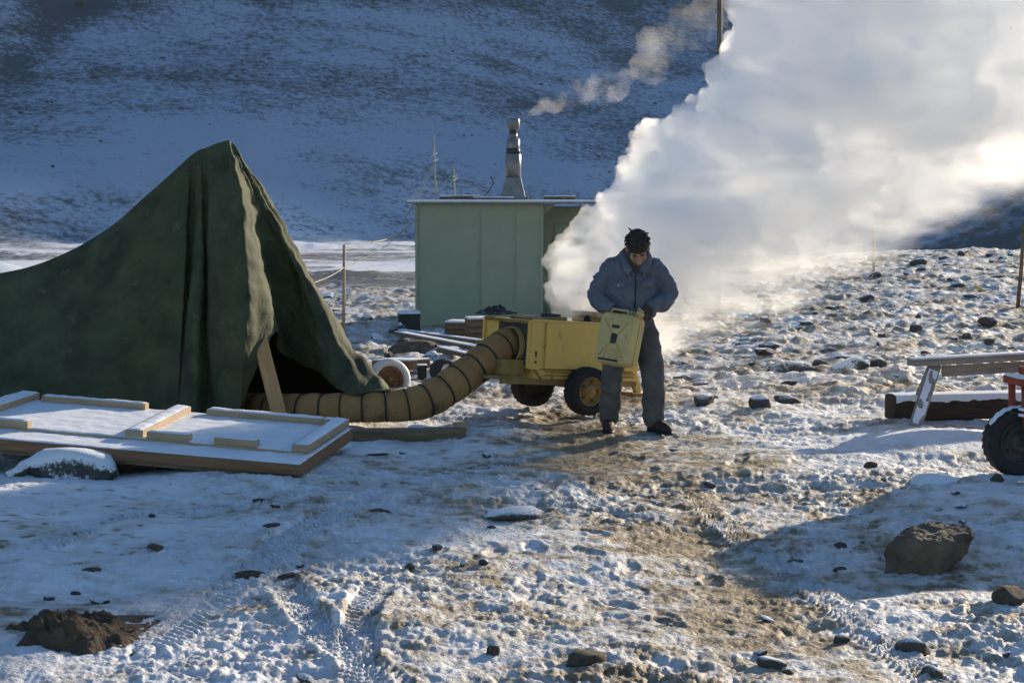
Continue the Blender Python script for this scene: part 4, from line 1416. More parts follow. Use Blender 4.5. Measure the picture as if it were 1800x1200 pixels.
    bx('rear_bar', (L_ + 0.05, Wd / 2 - 0.1, 0.17), (0.16, 0.50, 0.035), M['yellow_dark'], 0.006)
    wheel(root, 'wheel', (px_, -0.065, 0.205), 0.215, 0.15, -1, M['yellow_dark'])
    wheel(root, 'wheel', (px_, Wd + 0.03, 0.205), 0.215, 0.15, 1, M['yellow'])
    return root, tl


heater, heater_tl = build_heater()
# rags and tarpaulin scraps with snow on the heater's far front corner
def rags():
    mw = heater.matrix_basis
    c = W(872, 543, 15.25)
    c.z = 0.875
    rg = random.Random(9)
    n = 34
    xs = np.linspace(-1, 1, n); Xg, Yg = np.meshgrid(xs, xs); x, y = Xg.ravel(), Yg.ravel()
    rr = np.maximum(np.abs(x), np.abs(y)) + 0.15 * fbm(x * 2, y * 2, 3, 2)
    z = 0.015 + sstep(1.05, 0.2, rr) * (0.03 + 0.06 * np.abs(fbm(x * 1.9, y * 1.9, 12, 3)))
    V = np.stack([x * 0.14, y * 0.13, z], 1)
    a = np.arange(n - 1)[:, None] * n; b = np.arange(n - 1)[None, :]
    Q = np.stack([a + b, a + b + 1, a + n + b + 1, a + n + b], -1).reshape(-1, 4)
    o = ob('rag_bundle', mesh_np('rag_bundle', V, Q), snow_top_mat('snowy_rag', (0.06, 0.06, 0.07), (0.03, 0.03, 0.035), 1.0, 1.15, 9), None, c)
    o.rotation_euler = (0, 0, 0.6)
    s = o.modifiers.new('t', 'SOLIDIFY'); s.thickness = 0.012
    tag(o, 'crumpled dark rags flecked with snow on top of the yellow heater', 'rag')


rags()

# ------------------------------------------------------------------ trestle, baulk and red cart on the right
def build_trestle():
    a = W(1600, 637, 14.1); b = W(1600, 637, 14.1) + Vector((2.2, 0.55, 0.06))
    base = Vector((a.x, a.y, gz(a.x, a.y)))
    root = empty('trestle', base, 0, 'rough wooden trestle with a snow-edged beam at the right edge', 'trestle')
    x = (b - a).normalized(); z = Vector((0, 0, 1)); z = (z - x * z.dot(x)).normalized(); y = z.cross(x)
    Rm = Matrix((x, y, z)).transposed()
    ln = (b - a).length
    bm_ = box_obj('beam', (a + b) / 2 - base, (ln, 0.13, 0.055), M['wood_grey'], root, Rm, 0.006)
    sm = bmesh.new(); b_box(sm, (0, 0, 0), (ln - 0.01, 0.125, 0.014), None, 0.005)
    ob('snow_cap', bm_mesh(sm, 'snow_cap', True), M['snow'], bm_, (0, 0, 0.033))
    box_obj('side_rail', (a + b) / 2 - base + Vector((0.14, 0.045, -0.085)), (ln - 0.3, 0.03, 0.09), M['wood_grey'], root, Rm, 0.005)
    for t, sx, sy in ((0.085, -0.24, -0.32), (0.085, -0.12, 0.30), (0.93, 0.12, -0.2), (0.93, 0.1, 0.3)):
        top = a.lerp(b, t) - base + Vector((0.03 if t < .5 else 0, 0.0, -0.03))
        foot = top + Vector((sx, sy, 0)); foot.z = gz(foot.x + base.x, foot.y + base.y) - base.z - 0.03
        d = top - foot; zz = d.normalized(); xx = Vector((1, 0.1, 0)); xx = (xx - zz * xx.dot(zz)).normalized(); yy = zz.cross(xx)
        lg = box_obj('leg', (top + foot) / 2, (0.105, 0.04, d.length), M['wood_grey'], root, Matrix((xx, yy, zz)).transposed(), 0.005)
        # frost sticking to the face of the leg
        n1, n2 = 8, 36
        us = np.linspace(-0.04, 0.04, n1); ws = np.linspace(-d.length * 0.42, d.length * 0.40, n2)
        U, Z = np.meshgrid(us, ws)
        t_ = 0.010 * fbm(U.ravel() * 22 + t * 9, Z.ravel() * 9, 15, 3) - 0.0015
        V = np.stack([U.ravel(), -0.0235 - t_, Z.ravel()], 1)
        A_ = np.arange(n2 - 1)[:, None] * n1; B_ = np.arange(n1 - 1)[None, :]
        Q = np.stack([A_ + B_, A_ + B_ + 1, A_ + n1 + B_ + 1, A_ + n1 + B_], -1).reshape(-1, 4)
        ob('frost', mesh_np('frost', V, Q), M['snow'], lg)
    return root


build_trestle()
a, b = W(1564, 712, 14.35), W(1564, 712, 14.35) + Vector((1.9, 0.35, 0))
a.z = b.z = 0.145
bk = box_obj('timber_baulk', (a + b) / 2, ((b - a).length, 0.24, 0.21), M['wood_old'], None, Matrix.Rotation(math.atan2(0.35, 1.9), 3, 'Z'), 0.02)
bk.data.materials.clear(); bk.data.materials.append(mk('dark_baulk', (0.07, 0.05, 0.032), (0.04, 0.03, 0.02), 5, 0.9, 0.5, 24, stretch=(0.7, 5, 5)))
tag(bk, 'heavy dark squared timber with a snowy top lying under the trestle', 'timber')
def baulk_snow():
    n1, n2 = 90, 14
    ln = (b - a).length
    U, Vv = np.meshgrid(np.linspace(-ln / 2 + .005, ln / 2 - .005, n1), np.linspace(0, 1, n2))
    u, v = U.ravel(), Vv.ravel()
    # wraps from the back edge over the top and a ragged way down the front
    drop = 0.05 + 0.018 * fbm(u * 9, u * 0 + .5, 8, 3)
    s = v * 1.0
    y = np.where(s < 0.7, 0.115 - s / 0.7 * 0.233, -0.1215)
    z = np.where(s < 0.7, 0.109 + 0.012 * np.sin(s / 0.7 * math.pi), 0.107 - (s - 0.7) / 0.3 * drop)
    P = np.stack([u, y - 0.004 * (s > .7), z], 1)
    A_ = np.arange(n2 - 1)[:, None] * n1; B_ = np.arange(n1 - 1)[None, :]
    Q = np.stack([A_ + B_, A_ + n1 + B_, A_ + n1 + B_ + 1, A_ + B_ + 1], -1).reshape(-1, 4)
    ob('snow_cap', mesh_np('snow_cap', P, Q), M['snow'], bk)
baulk_snow()


def build_cart():
    c = W(1790, 768, 11.75)
    zg = gz(c.x, c.y)
    root = empty('cart', (c.x, c.y, zg), 0.12, 'red-framed cart with a fat rubber wheel cut off by the right edge', 'cart')
    r = 0.245
    wh = wheel(root, 'wheel', (0, 0, r - 0.015), r, 0.14, -1, M['metal_dark'], lugs=30)
    w2 = wheel(root, 'wheel', (1.75, 0.1, r - 0.015), r, 0.14, -1, M['metal_dark'], lugs=30)
    wheel(root, 'wheel', (1.75, 1.25, r - 0.015), r, 0.14, 1, M['metal_dark'], lugs=30)
    # fork round the front wheel
    for y in (-0.11, 0.11):
        tube_obj('fork_leg', [(0.02, y, r - 0.02), (0.0, y, 0.42), (-0.01, y, 0.63)], [0.032, 0.04, 0.042], M['red'], root, 8, flat=(1.0, 0.5))
    box_obj('fork_crown', (-0.005, 0, 0.655), (0.11, 0.30, 0.05), M['red'], root, None, 0.008)
    cs = box_obj('crown_snow', (-0.005, 0, 0.685), (0.10, 0.28, 0.014), M['snow'], root, None, 0.005)
    for z in (0.43, 0.47):
        box_obj('frost_band', (-0.002, -0.11, z), (0.088, 0.052, 0.02), M['snow'], root, None, 0.008)
    tube_obj('axle_nut', [(0.0, -0.15, r - 0.015), (0.0, 0.15, r - 0.015)], 0.022, M['metal_dark'], root, 8)
    box_obj('chassis', (1.25, 0.45, 0.62), (1.75, 0.9, 0.09), M['red'], root, None, 0.01)
    box_obj('body', (1.32, 0.5, 0.94), (1.55, 1.05, 0.54), M['red'], root, None, 0.02)
    box_obj('cover', (1.32, 0.5, 1.236), (1.6, 1.1, 0.05), M['crate'], root, None, 0.012)
    box_obj('cover_snow', (1.32, 0.5, 1.272), (1.55, 1.05, 0.03), M['snow'], root, None, 0.012)
    # snow crusted on the tyre shoulder
    V, F = [], []
    n = 16
    for k in range(n + 1):
        an = R(75 + 75 * k / n)
        for j, (dr_, y) in enumerate(((0.004, -0.05), (0.007, -0.02), (0.007, 0.02), (0.004, 0.05))):
            rr = r + dr_ + 0.004 * math.sin(k * 2.1 + j)
            V.append(Vector((rr * math.cos(an), y * (0.6 + 0.4 * math.sin(math.pi * k / n)) - 0.02, rr * math.sin(an))))
    for k in range(n):
        for j in range(3): F.append((k * 4 + j, k * 4 + j + 1, k * 4 + j + 5, k * 4 + j + 4))
    ob('tyre_snow', pd_mesh('tyre_snow', V, F, True), M['snow'], wh)
    return root


build_cart()

# poles on the slope
def pole(pt, pb, d, r, label, mat='wood_old'):
    a, b = W(*pb, d), W(*pt, d)
    a.z = gz(a.x, a.y) - 0.1
    root = empty('marker_pole', a, 0, label, 'pole')
    tube_obj('shaft', [Vector((0, 0, 0)), (b - a) * 0.5 + Vector((0.01, 0, 0)), b - a], [r, r * 0.95, r * 0.85], M[mat], root, 8)
    tube_obj('tip', [b - a - (b - a).normalized() * 0.04, b - a + (b - a).normalized() * 0.01], r * 1.15, M[mat], root, 8)
    return root


pole((1800, 395), (1788, 546), 25.8, 0.032, 'weathered pole stuck in the slope at the right edge of the picture')
pole((1265, -40), (1262, 520), 27.0, 0.045, 'tall pole rising out of the steam to the top of the picture')
pole((1534, 372), (1536, 478), 33.0, 0.028, 'pole showing faintly through the thin steam on the right')
# small yellow scrap on the slope
g = GP(1720, 512)
sc = box_obj('yellow_scrap', (g.x, g.y, g.z + 0.05), (0.14, 0.08, 0.05), M['yellow'], None, Matrix.Rotation(0.4, 3, 'Y'), 0.012)
tag(sc, 'small bright yellow scrap lying on the far right slope', 'scrap')

# ------------------------------------------------------------------ the man
def capsule(p, r, n=14, flat=None):
    """closed tapered tube with rounded ends through points p with radii r"""
    P = [Vector(q) for q in p]
    if len(P) > 2:
        k = 5
        P2 = catmull(P, k)
        rr = np.interp(np.linspace(0, len(P) - 1, len(P2)), range(len(P)), r)
    else:
        P2 = [P[0].lerp(P[1], t / 4) for t in range(5)]
        rr = np.linspace(r[0], r[1], 5)
    P2 = list(P2); rr = list(rr)
    d0 = (P2[0] - P2[1]).normalized(); d1 = (P2[-1] - P2[-2]).normalized()
    a = [(P2[0] + d0 * rr[0] * math.sin(t), rr[0] * math.cos(t)) for t in (1.35, 0.95, 0.5)]
    b = [(P2[-1] + d1 * rr[-1] * math.sin(t), rr[-1] * math.cos(t)) for t in (0.5, 0.95, 1.35)]
    pts = [q[0] for q in a] + P2 + [q[0] for q in b]
    rad = [q[1] for q in a] + rr + [q[1] for q in b]
    return tube_pts(pts, rad, n, True, flat)


def loft(secs, n=28):
    """closed stack of ellipses (cx, cy, z, rx, ry)"""
    V = []; F = []
    for cx, cy_, z, rx, ry in secs:
        for k in range(n):
            a = 2 * math.pi * k / n
            V.append(Vector((cx + rx * math.cos(a), cy_ + ry * math.sin(a), z)))
    for i in range(len(secs) - 1):
        for k in range(n):
            k2 = (k + 1) % n
            F.append((i * n + k, i * n + k2, (i + 1) * n + k2, (i + 1) * n + k))
    F.append(tuple(range(n - 1, -1, -1))); F.append(tuple((len(secs) - 1) * n + k for k in range(n)))
    return V, F


def wrinkle(me, fn):
    n = len(me.vertices)
    co = np.empty(n * 3, np.float32); me.vertices.foreach_get('co', co); co = co.reshape(-1, 3)
    no = np.empty(n * 3, np.float32); me.vertices.foreach_get('normal', no); no = no.reshape(-1, 3)
    d = np.array([fn(Vector(c)) for c in co.tolist()])
    me.vertices.foreach_set('co', (co + no * d[:, None]).astype(np.float32).ravel())
    me.update()


def hand_parts(wrist, f, n, curl, side, thick=1.0, spread=0.0):
    f = Vector(f).normalized(); n = Vector(n); n = (n - f * n.dot(f)).normalized(); s = f.cross(n)
    w = Vector(wrist)
    out = [capsule([w - f * 0.03, w + f * 0.02], [0.030 * thick, 0.031 * thick]),
           capsule([w + f * 0.025 - s * 0.022, w + f * 0.082 - s * 0.026], [0.020 * thick, 0.019 * thick]),
           capsule([w + f * 0.025 + s * 0.0, w + f * 0.088], [0.021 * thick, 0.019 * thick]),
           capsule([w + f * 0.025 + s * 0.022, w + f * 0.082 + s * 0.026], [0.020 * thick, 0.019 * thick])]
    lens = [0.070, 0.080, 0.074, 0.058]
    for i in range(4):
        off = (i - 1.5) * 0.0225 * side
        p = w + f * (0.088 - 0.006 * abs(i - 1.3)) + s * off
        pts = [p - f * 0.02, p]; a = 0
        for k, fr in enumerate((0.45, 0.31, 0.24)):
            a += curl[k]
            d = f * math.cos(a) + n * math.sin(a) + s * spread * (i - 1.5) * side
            p = p + d.normalized() * lens[i] * fr * 1.15
            pts.append(p)
        out.append(capsule(pts, [0.0105 * thick, 0.0105 * thick, 0.010 * thick, 0.0095 * thick, 0.0085 * thick], 10))
    b = w + f * 0.025 - s * 0.03 * side
    d1 = (f * 0.65 - s * 0.75 * side + n * 0.35).normalized(); d2 = (f * 0.9 - s * 0.1 * side + n * 0.55).normalized()
    out.append(capsule([b, b + d1 * 0.038, b + d1 * 0.038 + d2 * 0.032, b + d1 * 0.038 + d2 * 0.055], [0.017 * thick, 0.0135 * thick, 0.0115 * thick, 0.0095 * thick], 10))
    return out


def build_man():
    D = 14.15
    o0 = W(1110, 750, D)
    base = Vector((o0.x, D, z0(o0.x, D) - 0.03))
    root = empty('person', base, 0, 'man in a blue jacket and headband looking down at the yellow fuel can he holds', 'person')
    wr, wl = Vector((-0.165, -0.225, 1.045)), Vector((0.125, -0.215, 1.05))
    hr_f, hl_f = Vector((0.30, -0.62, -0.72)), Vector((-0.62, -0.62, -0.45))
    hands_r = hand_parts(wr, hr_f, Vector((0.25, 0.75, -0.6)), (0.75, 0.85, 0.6), 1, 1.12)
    hands_l = hand_parts(wl, hl_f, Vector((0.0, 0.45, -0.9)), (0.5, 0.7, 0.5), -1, 1.12)
    # ---- body: one continuous figure under the clothes
    hc = Vector((0.035, -0.125, 1.525)); HR = Matrix.Rotation(R(39), 3, 'X') @ Matrix.Rotation(R(-5), 3, 'Y')

    def H(v): return hc + HR @ (Vector(v) * 1.12)

    def hell(c, sc):
        V, F = ico_shell((0, 0, 0), 1.0, 3, sc)
        return [H(Vector(v) + Vector(c)) for v in V], F
    body = [hell((0, 0.012, 0.032), (0.077, 0.098, 0.088)), hell((0, -0.03, -0.045), (0.060, 0.062, 0.078)), hell((0, -0.066, -0.104), (0.027, 0.024, 0.022)),
            hell((0, -0.078, 0.020), (0.055, 0.022, 0.013)), hell((0.04, -0.068, -0.024), (0.022, 0.022, 0.018)), hell((-0.04, -0.068, -0.024), (0.022, 0.022, 0.018)),
            hell((0, -0.088, -0.068), (0.024, 0.012, 0.006)), hell((0, -0.086, -0.080), (0.021, 0.012, 0.006)),
            hell((0.079, 0.012, -0.012), (0.010, 0.020, 0.031)), hell((-0.079, 0.012, -0.012), (0.010, 0.020, 0.031)),
            capsule([H((0, -0.088, 0.008)), H((0, -0.104, -0.022)), H((0, -0.113, -0.040))], [0.009, 0.011, 0.014], 10),
            hell((0.011, -0.100, -0.043), (0.009, 0.011, 0.008)), hell((-0.011, -0.100, -0.043), (0.009, 0.011, 0.008)),
            capsule([H((0, 0.035, -0.06)), Vector((0.02, 0.0, 1.43)), Vector((0.01, 0.03, 1.36))], [0.056, 0.058, 0.07])]
    body += [loft([(0, 0.01, 0.86, 0.13, 0.10), (0, 0.01, 0.95, 0.15, 0.11), (0, 0.02, 1.08, 0.135, 0.10), (0, 0.02, 1.25, 0.16, 0.115), (0, 0.03, 1.38, 0.15, 0.095), (0, 0.03, 1.42, 0.09, 0.07)]),
             capsule([(-0.17, 0.03, 1.385), (-0.325, -0.02, 1.135), wr], [0.05, 0.042, 0.03]),
             capsule([(0.18, 0.03, 1.385), (0.325, -0.01, 1.145), wl], [0.05, 0.042, 0.03]),
             capsule([(-0.09, 0.01, 0.88), (-0.168, -0.055, 0.49), (-0.187, 0.03, 0.09)], [0.085, 0.055, 0.042]),
             capsule([(0.10, 0.01, 0.88), (0.168, -0.10, 0.49), (0.183, -0.045, 0.09)], [0.085, 0.055, 0.042]),
             capsule([(-0.187, 0.03, 0.05), (-0.198, -0.10, 0.045)], [0.03, 0.024]), capsule([(0.183, -0.045, 0.05), (0.242, -0.15, 0.045)], [0.03, 0.024])]
    me = remeshed('body', body, 0.0065, 2, 0.4)
    ob('body', me, M['skin'], root)
    for s in (-1, 1):
        V, F = ico_shell(H((0.029 * s, -0.0815, 0.000)), 0.0085, 2)
        ob('eye', pd_mesh('eye', V, F, True), M['hair'], root)
        V, F = capsule([H((0.012 * s, -0.099, 0.021)), H((0.030 * s, -0.100, 0.026)), H((0.047 * s, -0.088, 0.021))], [0.003, 0.0035, 0.0025], 8)
        ob('eyebrow', pd_mesh('eyebrow', V, F, True), M['hair'], root)
    # ---- jacket
    jk = [loft([(0.0, -0.01, 0.955, 0.175, 0.140), (0.0, -0.012, 0.985, 0.196, 0.158), (0, -0.005, 1.06, 0.225, 0.170), (0.0, 0.0, 1.16, 0.228, 0.170), (0.0, 0.005, 1.27, 0.218, 0.160),
                (0.0, 0.012, 1.36, 0.198, 0.145), (0.005, 0.018, 1.425, 0.160, 0.122), (0.012, 0.01, 1.47, 0.128, 0.102), (0.018, -0.005, 1.505, 0.092, 0.088)]),
          capsule([(-0.148, 0.025, 1.375), (-0.222, 0.015, 1.285), (-0.285, -0.015, 1.18), (-0.288, -0.055, 1.105), (-0.235, -0.15, 1.06), (-0.185, -0.205, 1.045)], [0.082, 0.084, 0.078, 0.074, 0.064, 0.050], 18),
          capsule([(0.158, 0.025, 1.375), (0.229, 0.015, 1.285), (0.290, -0.01, 1.19), (0.288, -0.05, 1.115), (0.225, -0.145, 1.07), (0.15, -0.20, 1.052)], [0.082, 0.084, 0.078, 0.074, 0.064, 0.050], 18)]
    jm = remeshed('jacket', jk, 0.011, 3, 0.5)
    def jw(c):
        a = 0.011 * mnoise.noise(Vector((c.x * 9, c.y * 9, c.z * 15)))
        b = 0.030 * (0.35 - abs(mnoise.noise(Vector((c.x * 5 + c.z * 6, c.y * 5, c.z * 13 - abs(c.x) * 9)))))
        k = 0.006 * mnoise.noise(c * 30)
        return (a + b + k)
    wrinkle(jm, jw)
    jo = ob('jacket', jm, M['denim'], root)
    # collar, hem band, cuffs, zip, pocket flaps, snaps
    for s in (-1, 1):
        pts = [Vector((0.018 + s * 0.028, -0.168, 1.335)), Vector((0.018 + s * 0.075, -0.125, 1.425)), Vector((0.018 + s * 0.098, -0.03, 1.49)), Vector((0.018 + s * 0.06, 0.075, 1.515)), Vector((0.018, 0.095, 1.518))]
        path = catmull(pts, 6)
        V = []; F = []
        for i, p in enumerate(path):
            t = i / (len(path) - 1)
            outw = Vector((s * (0.5 + 0.5 * math.cos(t * 2.6)), -0.35 + 0.9 * t, 0)).normalized()
            V += [p + Vector((0, 0, 0.022)), p + outw * 0.030 + Vector((0, 0, -0.004)), p + outw * 0.048 + Vector((0, 0, -0.048 * (1 - 0.3 * t))), p + outw * 0.018 + Vector((0, 0, -0.04))]
        n = len(path)
        for i in range(n - 1):
            for j in range(3):
                F.append((i * 4 + j, i * 4 + j + 1, i * 4 + j + 5, i * 4 + j + 4))
        c_ = ob('collar', pd_mesh('collar', V, F, True), M['denim'], jo)
        sd = c_.modifiers.new('t', 'SOLIDIFY'); sd.thickness = 0.006
    # shirt opening (dark V below the chin)
    V = [Vector((0.018 - 0.045, -0.132, 1.425)), Vector((0.018 + 0.045, -0.132, 1.425)), Vector((0.016, -0.190, 1.29)), Vector((0.018, -0.105, 1.46))]
    ob('shirt_front', pd_mesh('shirt_front', V, [(0, 2, 1), (0, 1, 3)], False), M['leather'], jo)
    tube_obj('zip', [(0.016, -0.178, 1.30), (0.014, -0.182, 1.18), (0.010, -0.180, 1.06), (0.008, -0.166, 0.985)], 0.006, M['black'], jo, 6)
    V, F = ico_shell((0.022, -0.188, 1.29), 0.009, 1); ob('zip_pull', pd_mesh('zip_pull', V, F, True), M['metal'], jo)
    for s in (-1, 1):
        f_ = box_obj('pocket_flap', (s * 0.115, -0.163, 1.235), (0.105, 0.012, 0.045), M['denim'], jo, Matrix.Rotation(s * 0.42, 3, 'Z'), 0.004)
    V, F = ico_shell((-0.125, -0.172, 1.225), 0.009, 1); ob('snap', pd_mesh('snap', V, F, True), M['white'], jo)
    for w_, d_ in ((Vector((-0.185, -0.205, 1.045)), Vector((0.35, -0.75, -0.45))), (Vector((0.15, -0.20, 1.052)), Vector((-0.6, -0.62, -0.4)))):
        d_.normalize()
        tube_obj('cuff', [w_ - d_ * 0.015, w_ + d_ * 0.005, w_ + d_ * 0.03], [0.055, 0.050, 0.046], M['denim'], jo, 14)
    # ---- trousers
    tr = [loft([(0, 0.0, 0.80, 0.165, 0.125), (0, 0.0, 0.88, 0.178, 0.135), (0, 0.0, 0.95, 0.172, 0.130), (0, 0.0, 1.0, 0.165, 0.125)]),
          capsule([(-0.088, 0.005, 0.86), (-0.125, -0.025, 0.70), (-0.165, -0.055, 0.50), (-0.178, -0.01, 0.28), (-0.185, 0.025, 0.115)], [0.105, 0.104, 0.086, 0.083, 0.082], 18),
          capsule([(0.098, 0.005, 0.86), (0.135, -0.03, 0.70), (0.165, -0.10, 0.50), (0.176, -0.07, 0.28), (0.180, -0.05, 0.115)], [0.105, 0.106, 0.092, 0.090, 0.090], 18)]
    tm = remeshed('trousers', tr, 0.011, 3, 0.5)
    def tw_(c):
        return 0.009 * mnoise.noise(Vector((c.x * 8, c.y * 8, c.z * 11))) + 0.020 * (0.4 - abs(mnoise.noise(Vector((c.x * 6 + c.z * 3, c.y * 6, c.z * 10 + c.x * 4))))) + 0.004 * mnoise.noise(c * 30)
    wrinkle(tm, tw_)
    to = ob('trousers', tm, M['trouser'], root)
    # ---- boots
    for (ax, ay), (tx, ty) in (((-0.187, 0.04), (-0.205, -0.17)), ((0.183, -0.035), (0.285, -0.225))):
        a = Vector((ax, ay, 0)); t = Vector((tx, ty, 0)); d = (t - a).normalized()
        bp = [capsule([a + Vector((0, 0, 0.18)), a + Vector((0, 0, 0.075)) + d * 0.01], [0.060, 0.056]),
              capsule([a - d * 0.035 + Vector((0, 0, 0.045)), a + d * 0.08 + Vector((0, 0, 0.06)), a + d * 0.17 + Vector((0, 0, 0.045)), t + Vector((0, 0, 0.04))], [0.043, 0.052, 0.049, 0.036], 14)]
        mb = remeshed('boot', bp, 0.009, 2)
        wrinkle(mb, lambda c: 0.003 * mnoise.noise(c * 40))
        bo = ob('boot', mb, M['boot'], root)
        V, F = tube_pts([a - d * 0.075 + Vector((0, 0, 0.012)), a - d * 0.05 + Vector((0, 0, 0.012)), a + d * 0.02 + Vector((0, 0, 0.012)), a + d * 0.13 + Vector((0, 0, 0.012)), t + d * 0.02 + Vector((0, 0, 0.013)), t + d * 0.042 + Vector((0, 0, 0.014))],
                        [0.02, 0.042, 0.045, 0.052, 0.044, 0.02], 14, True, (1.0, 0.32))
        ob('sole', pd_mesh('sole', V, F, True), M['black'], bo)
        for k in range(4):
            c_ = a + d * (0.045 + 0.03 * k) + Vector((0, 0, 0.118 - 0.012 * k)); sd_ = d.cross(Vector((0, 0, 1)))
            tube_obj('lace', [c_ - sd_ * 0.026, c_ + Vector((0, 0, 0.004)), c_ + sd_ * 0.026], 0.004, M['rope'], bo, 5)
    # ---- gloves
    for hp in (hands_r, hands_l):
        gm = remeshed('glove', hp, 0.0055, 2, 0.4)
        wrinkle(gm, lambda c: 0.0012 * mnoise.noise(c * 70))
        ob('glove', gm, M['leather'], root)
    # ---- headband and hair
    V = []; F = []
    n = 40
    for j, (rr, zz) in enumerate(((1.0, 0.022), (1.035, 0.028), (1.05, 0.045), (1.04, 0.068), (0.985, 0.082))):
        for k in range(n):
            a = 2 * math.pi * k / n
            V.append(H((0.081 * rr * math.cos(a), 0.012 + 0.102 * rr * math.sin(a), zz + 0.004 * math.cos(a * 2))))
    for j in range(4):
        for k in range(n):
            F.append((j * n + k, j * n + (k + 1) % n, (j + 1) * n + (k + 1) % n, (j + 1) * n + k))
    hb = ob('headband', pd_mesh('headband', V, F, True), M['band'], root)
    sd = hb.modifiers.new('t', 'SOLIDIFY'); sd.thickness = 0.006; sd.offset = -1
    rgm = random.Random(3)
    hs = []
    for k in range(150):
        a = rgm.uniform(0, 2 * math.pi); el = rgm.uniform(0.35, 1.5)
        p = Vector((0.080 * math.cos(el) * math.cos(a), 0.012 + 0.100 * math.cos(el) * math.sin(a), 0.034 + 0.088 * math.sin(el)))
        hs.append(ico_shell(H(p * 1.04), rgm.uniform(0.012, 0.022), 1))
    for k in range(26):
        a = rgm.uniform(0, 2 * math.pi); el = rgm.uniform(0.15, 1.3)
        if rgm.random() < 0.5: a = rgm.choice((rgm.uniform(-0.5, 0.5), math.pi + rgm.uniform(-0.5, 0.5)))
        p = Vector((0.084 * math.cos(el) * math.cos(a), 0.012 + 0.104 * math.cos(el) * math.sin(a), 0.04 + 0.088 * math.sin(el)))
        o_ = Vector((math.cos(a), math.sin(a), 0.45 + rgm.uniform(-.3, .5))).normalized()
        q = Vector((rgm.gauss(0, 1), rgm.gauss(0, 1), rgm.gauss(0, 1))) * 0.010
        hs.append(capsule([H(p), H(p + o_ * 0.010 + q * .8), H(p + o_ * 0.014 + q * 1.6 - Vector((0, 0, 0.008)))], [0.0085, 0.008, 0.006], 6))
    # hair at the nape and temples below the band
    for k in range(60):
        a = rgm.uniform(0.1, math.pi - 0.1)
        z_ = rgm.uniform(-0.05, 0.03)
        hs.append(ico_shell(H((0.079 * math.cos(a), 0.016 + 0.096 * math.sin(a), z_)), rgm.uniform(0.010, 0.015), 1))
    hm = remeshed('hair', hs, 0.005, 1, 0.3)
    wrinkle(hm, lambda c: 0.004 * mnoise.noise(c * 120))
    ob('hair', hm, M['hair'], root)
    return root, base


man, MAN = build_man()


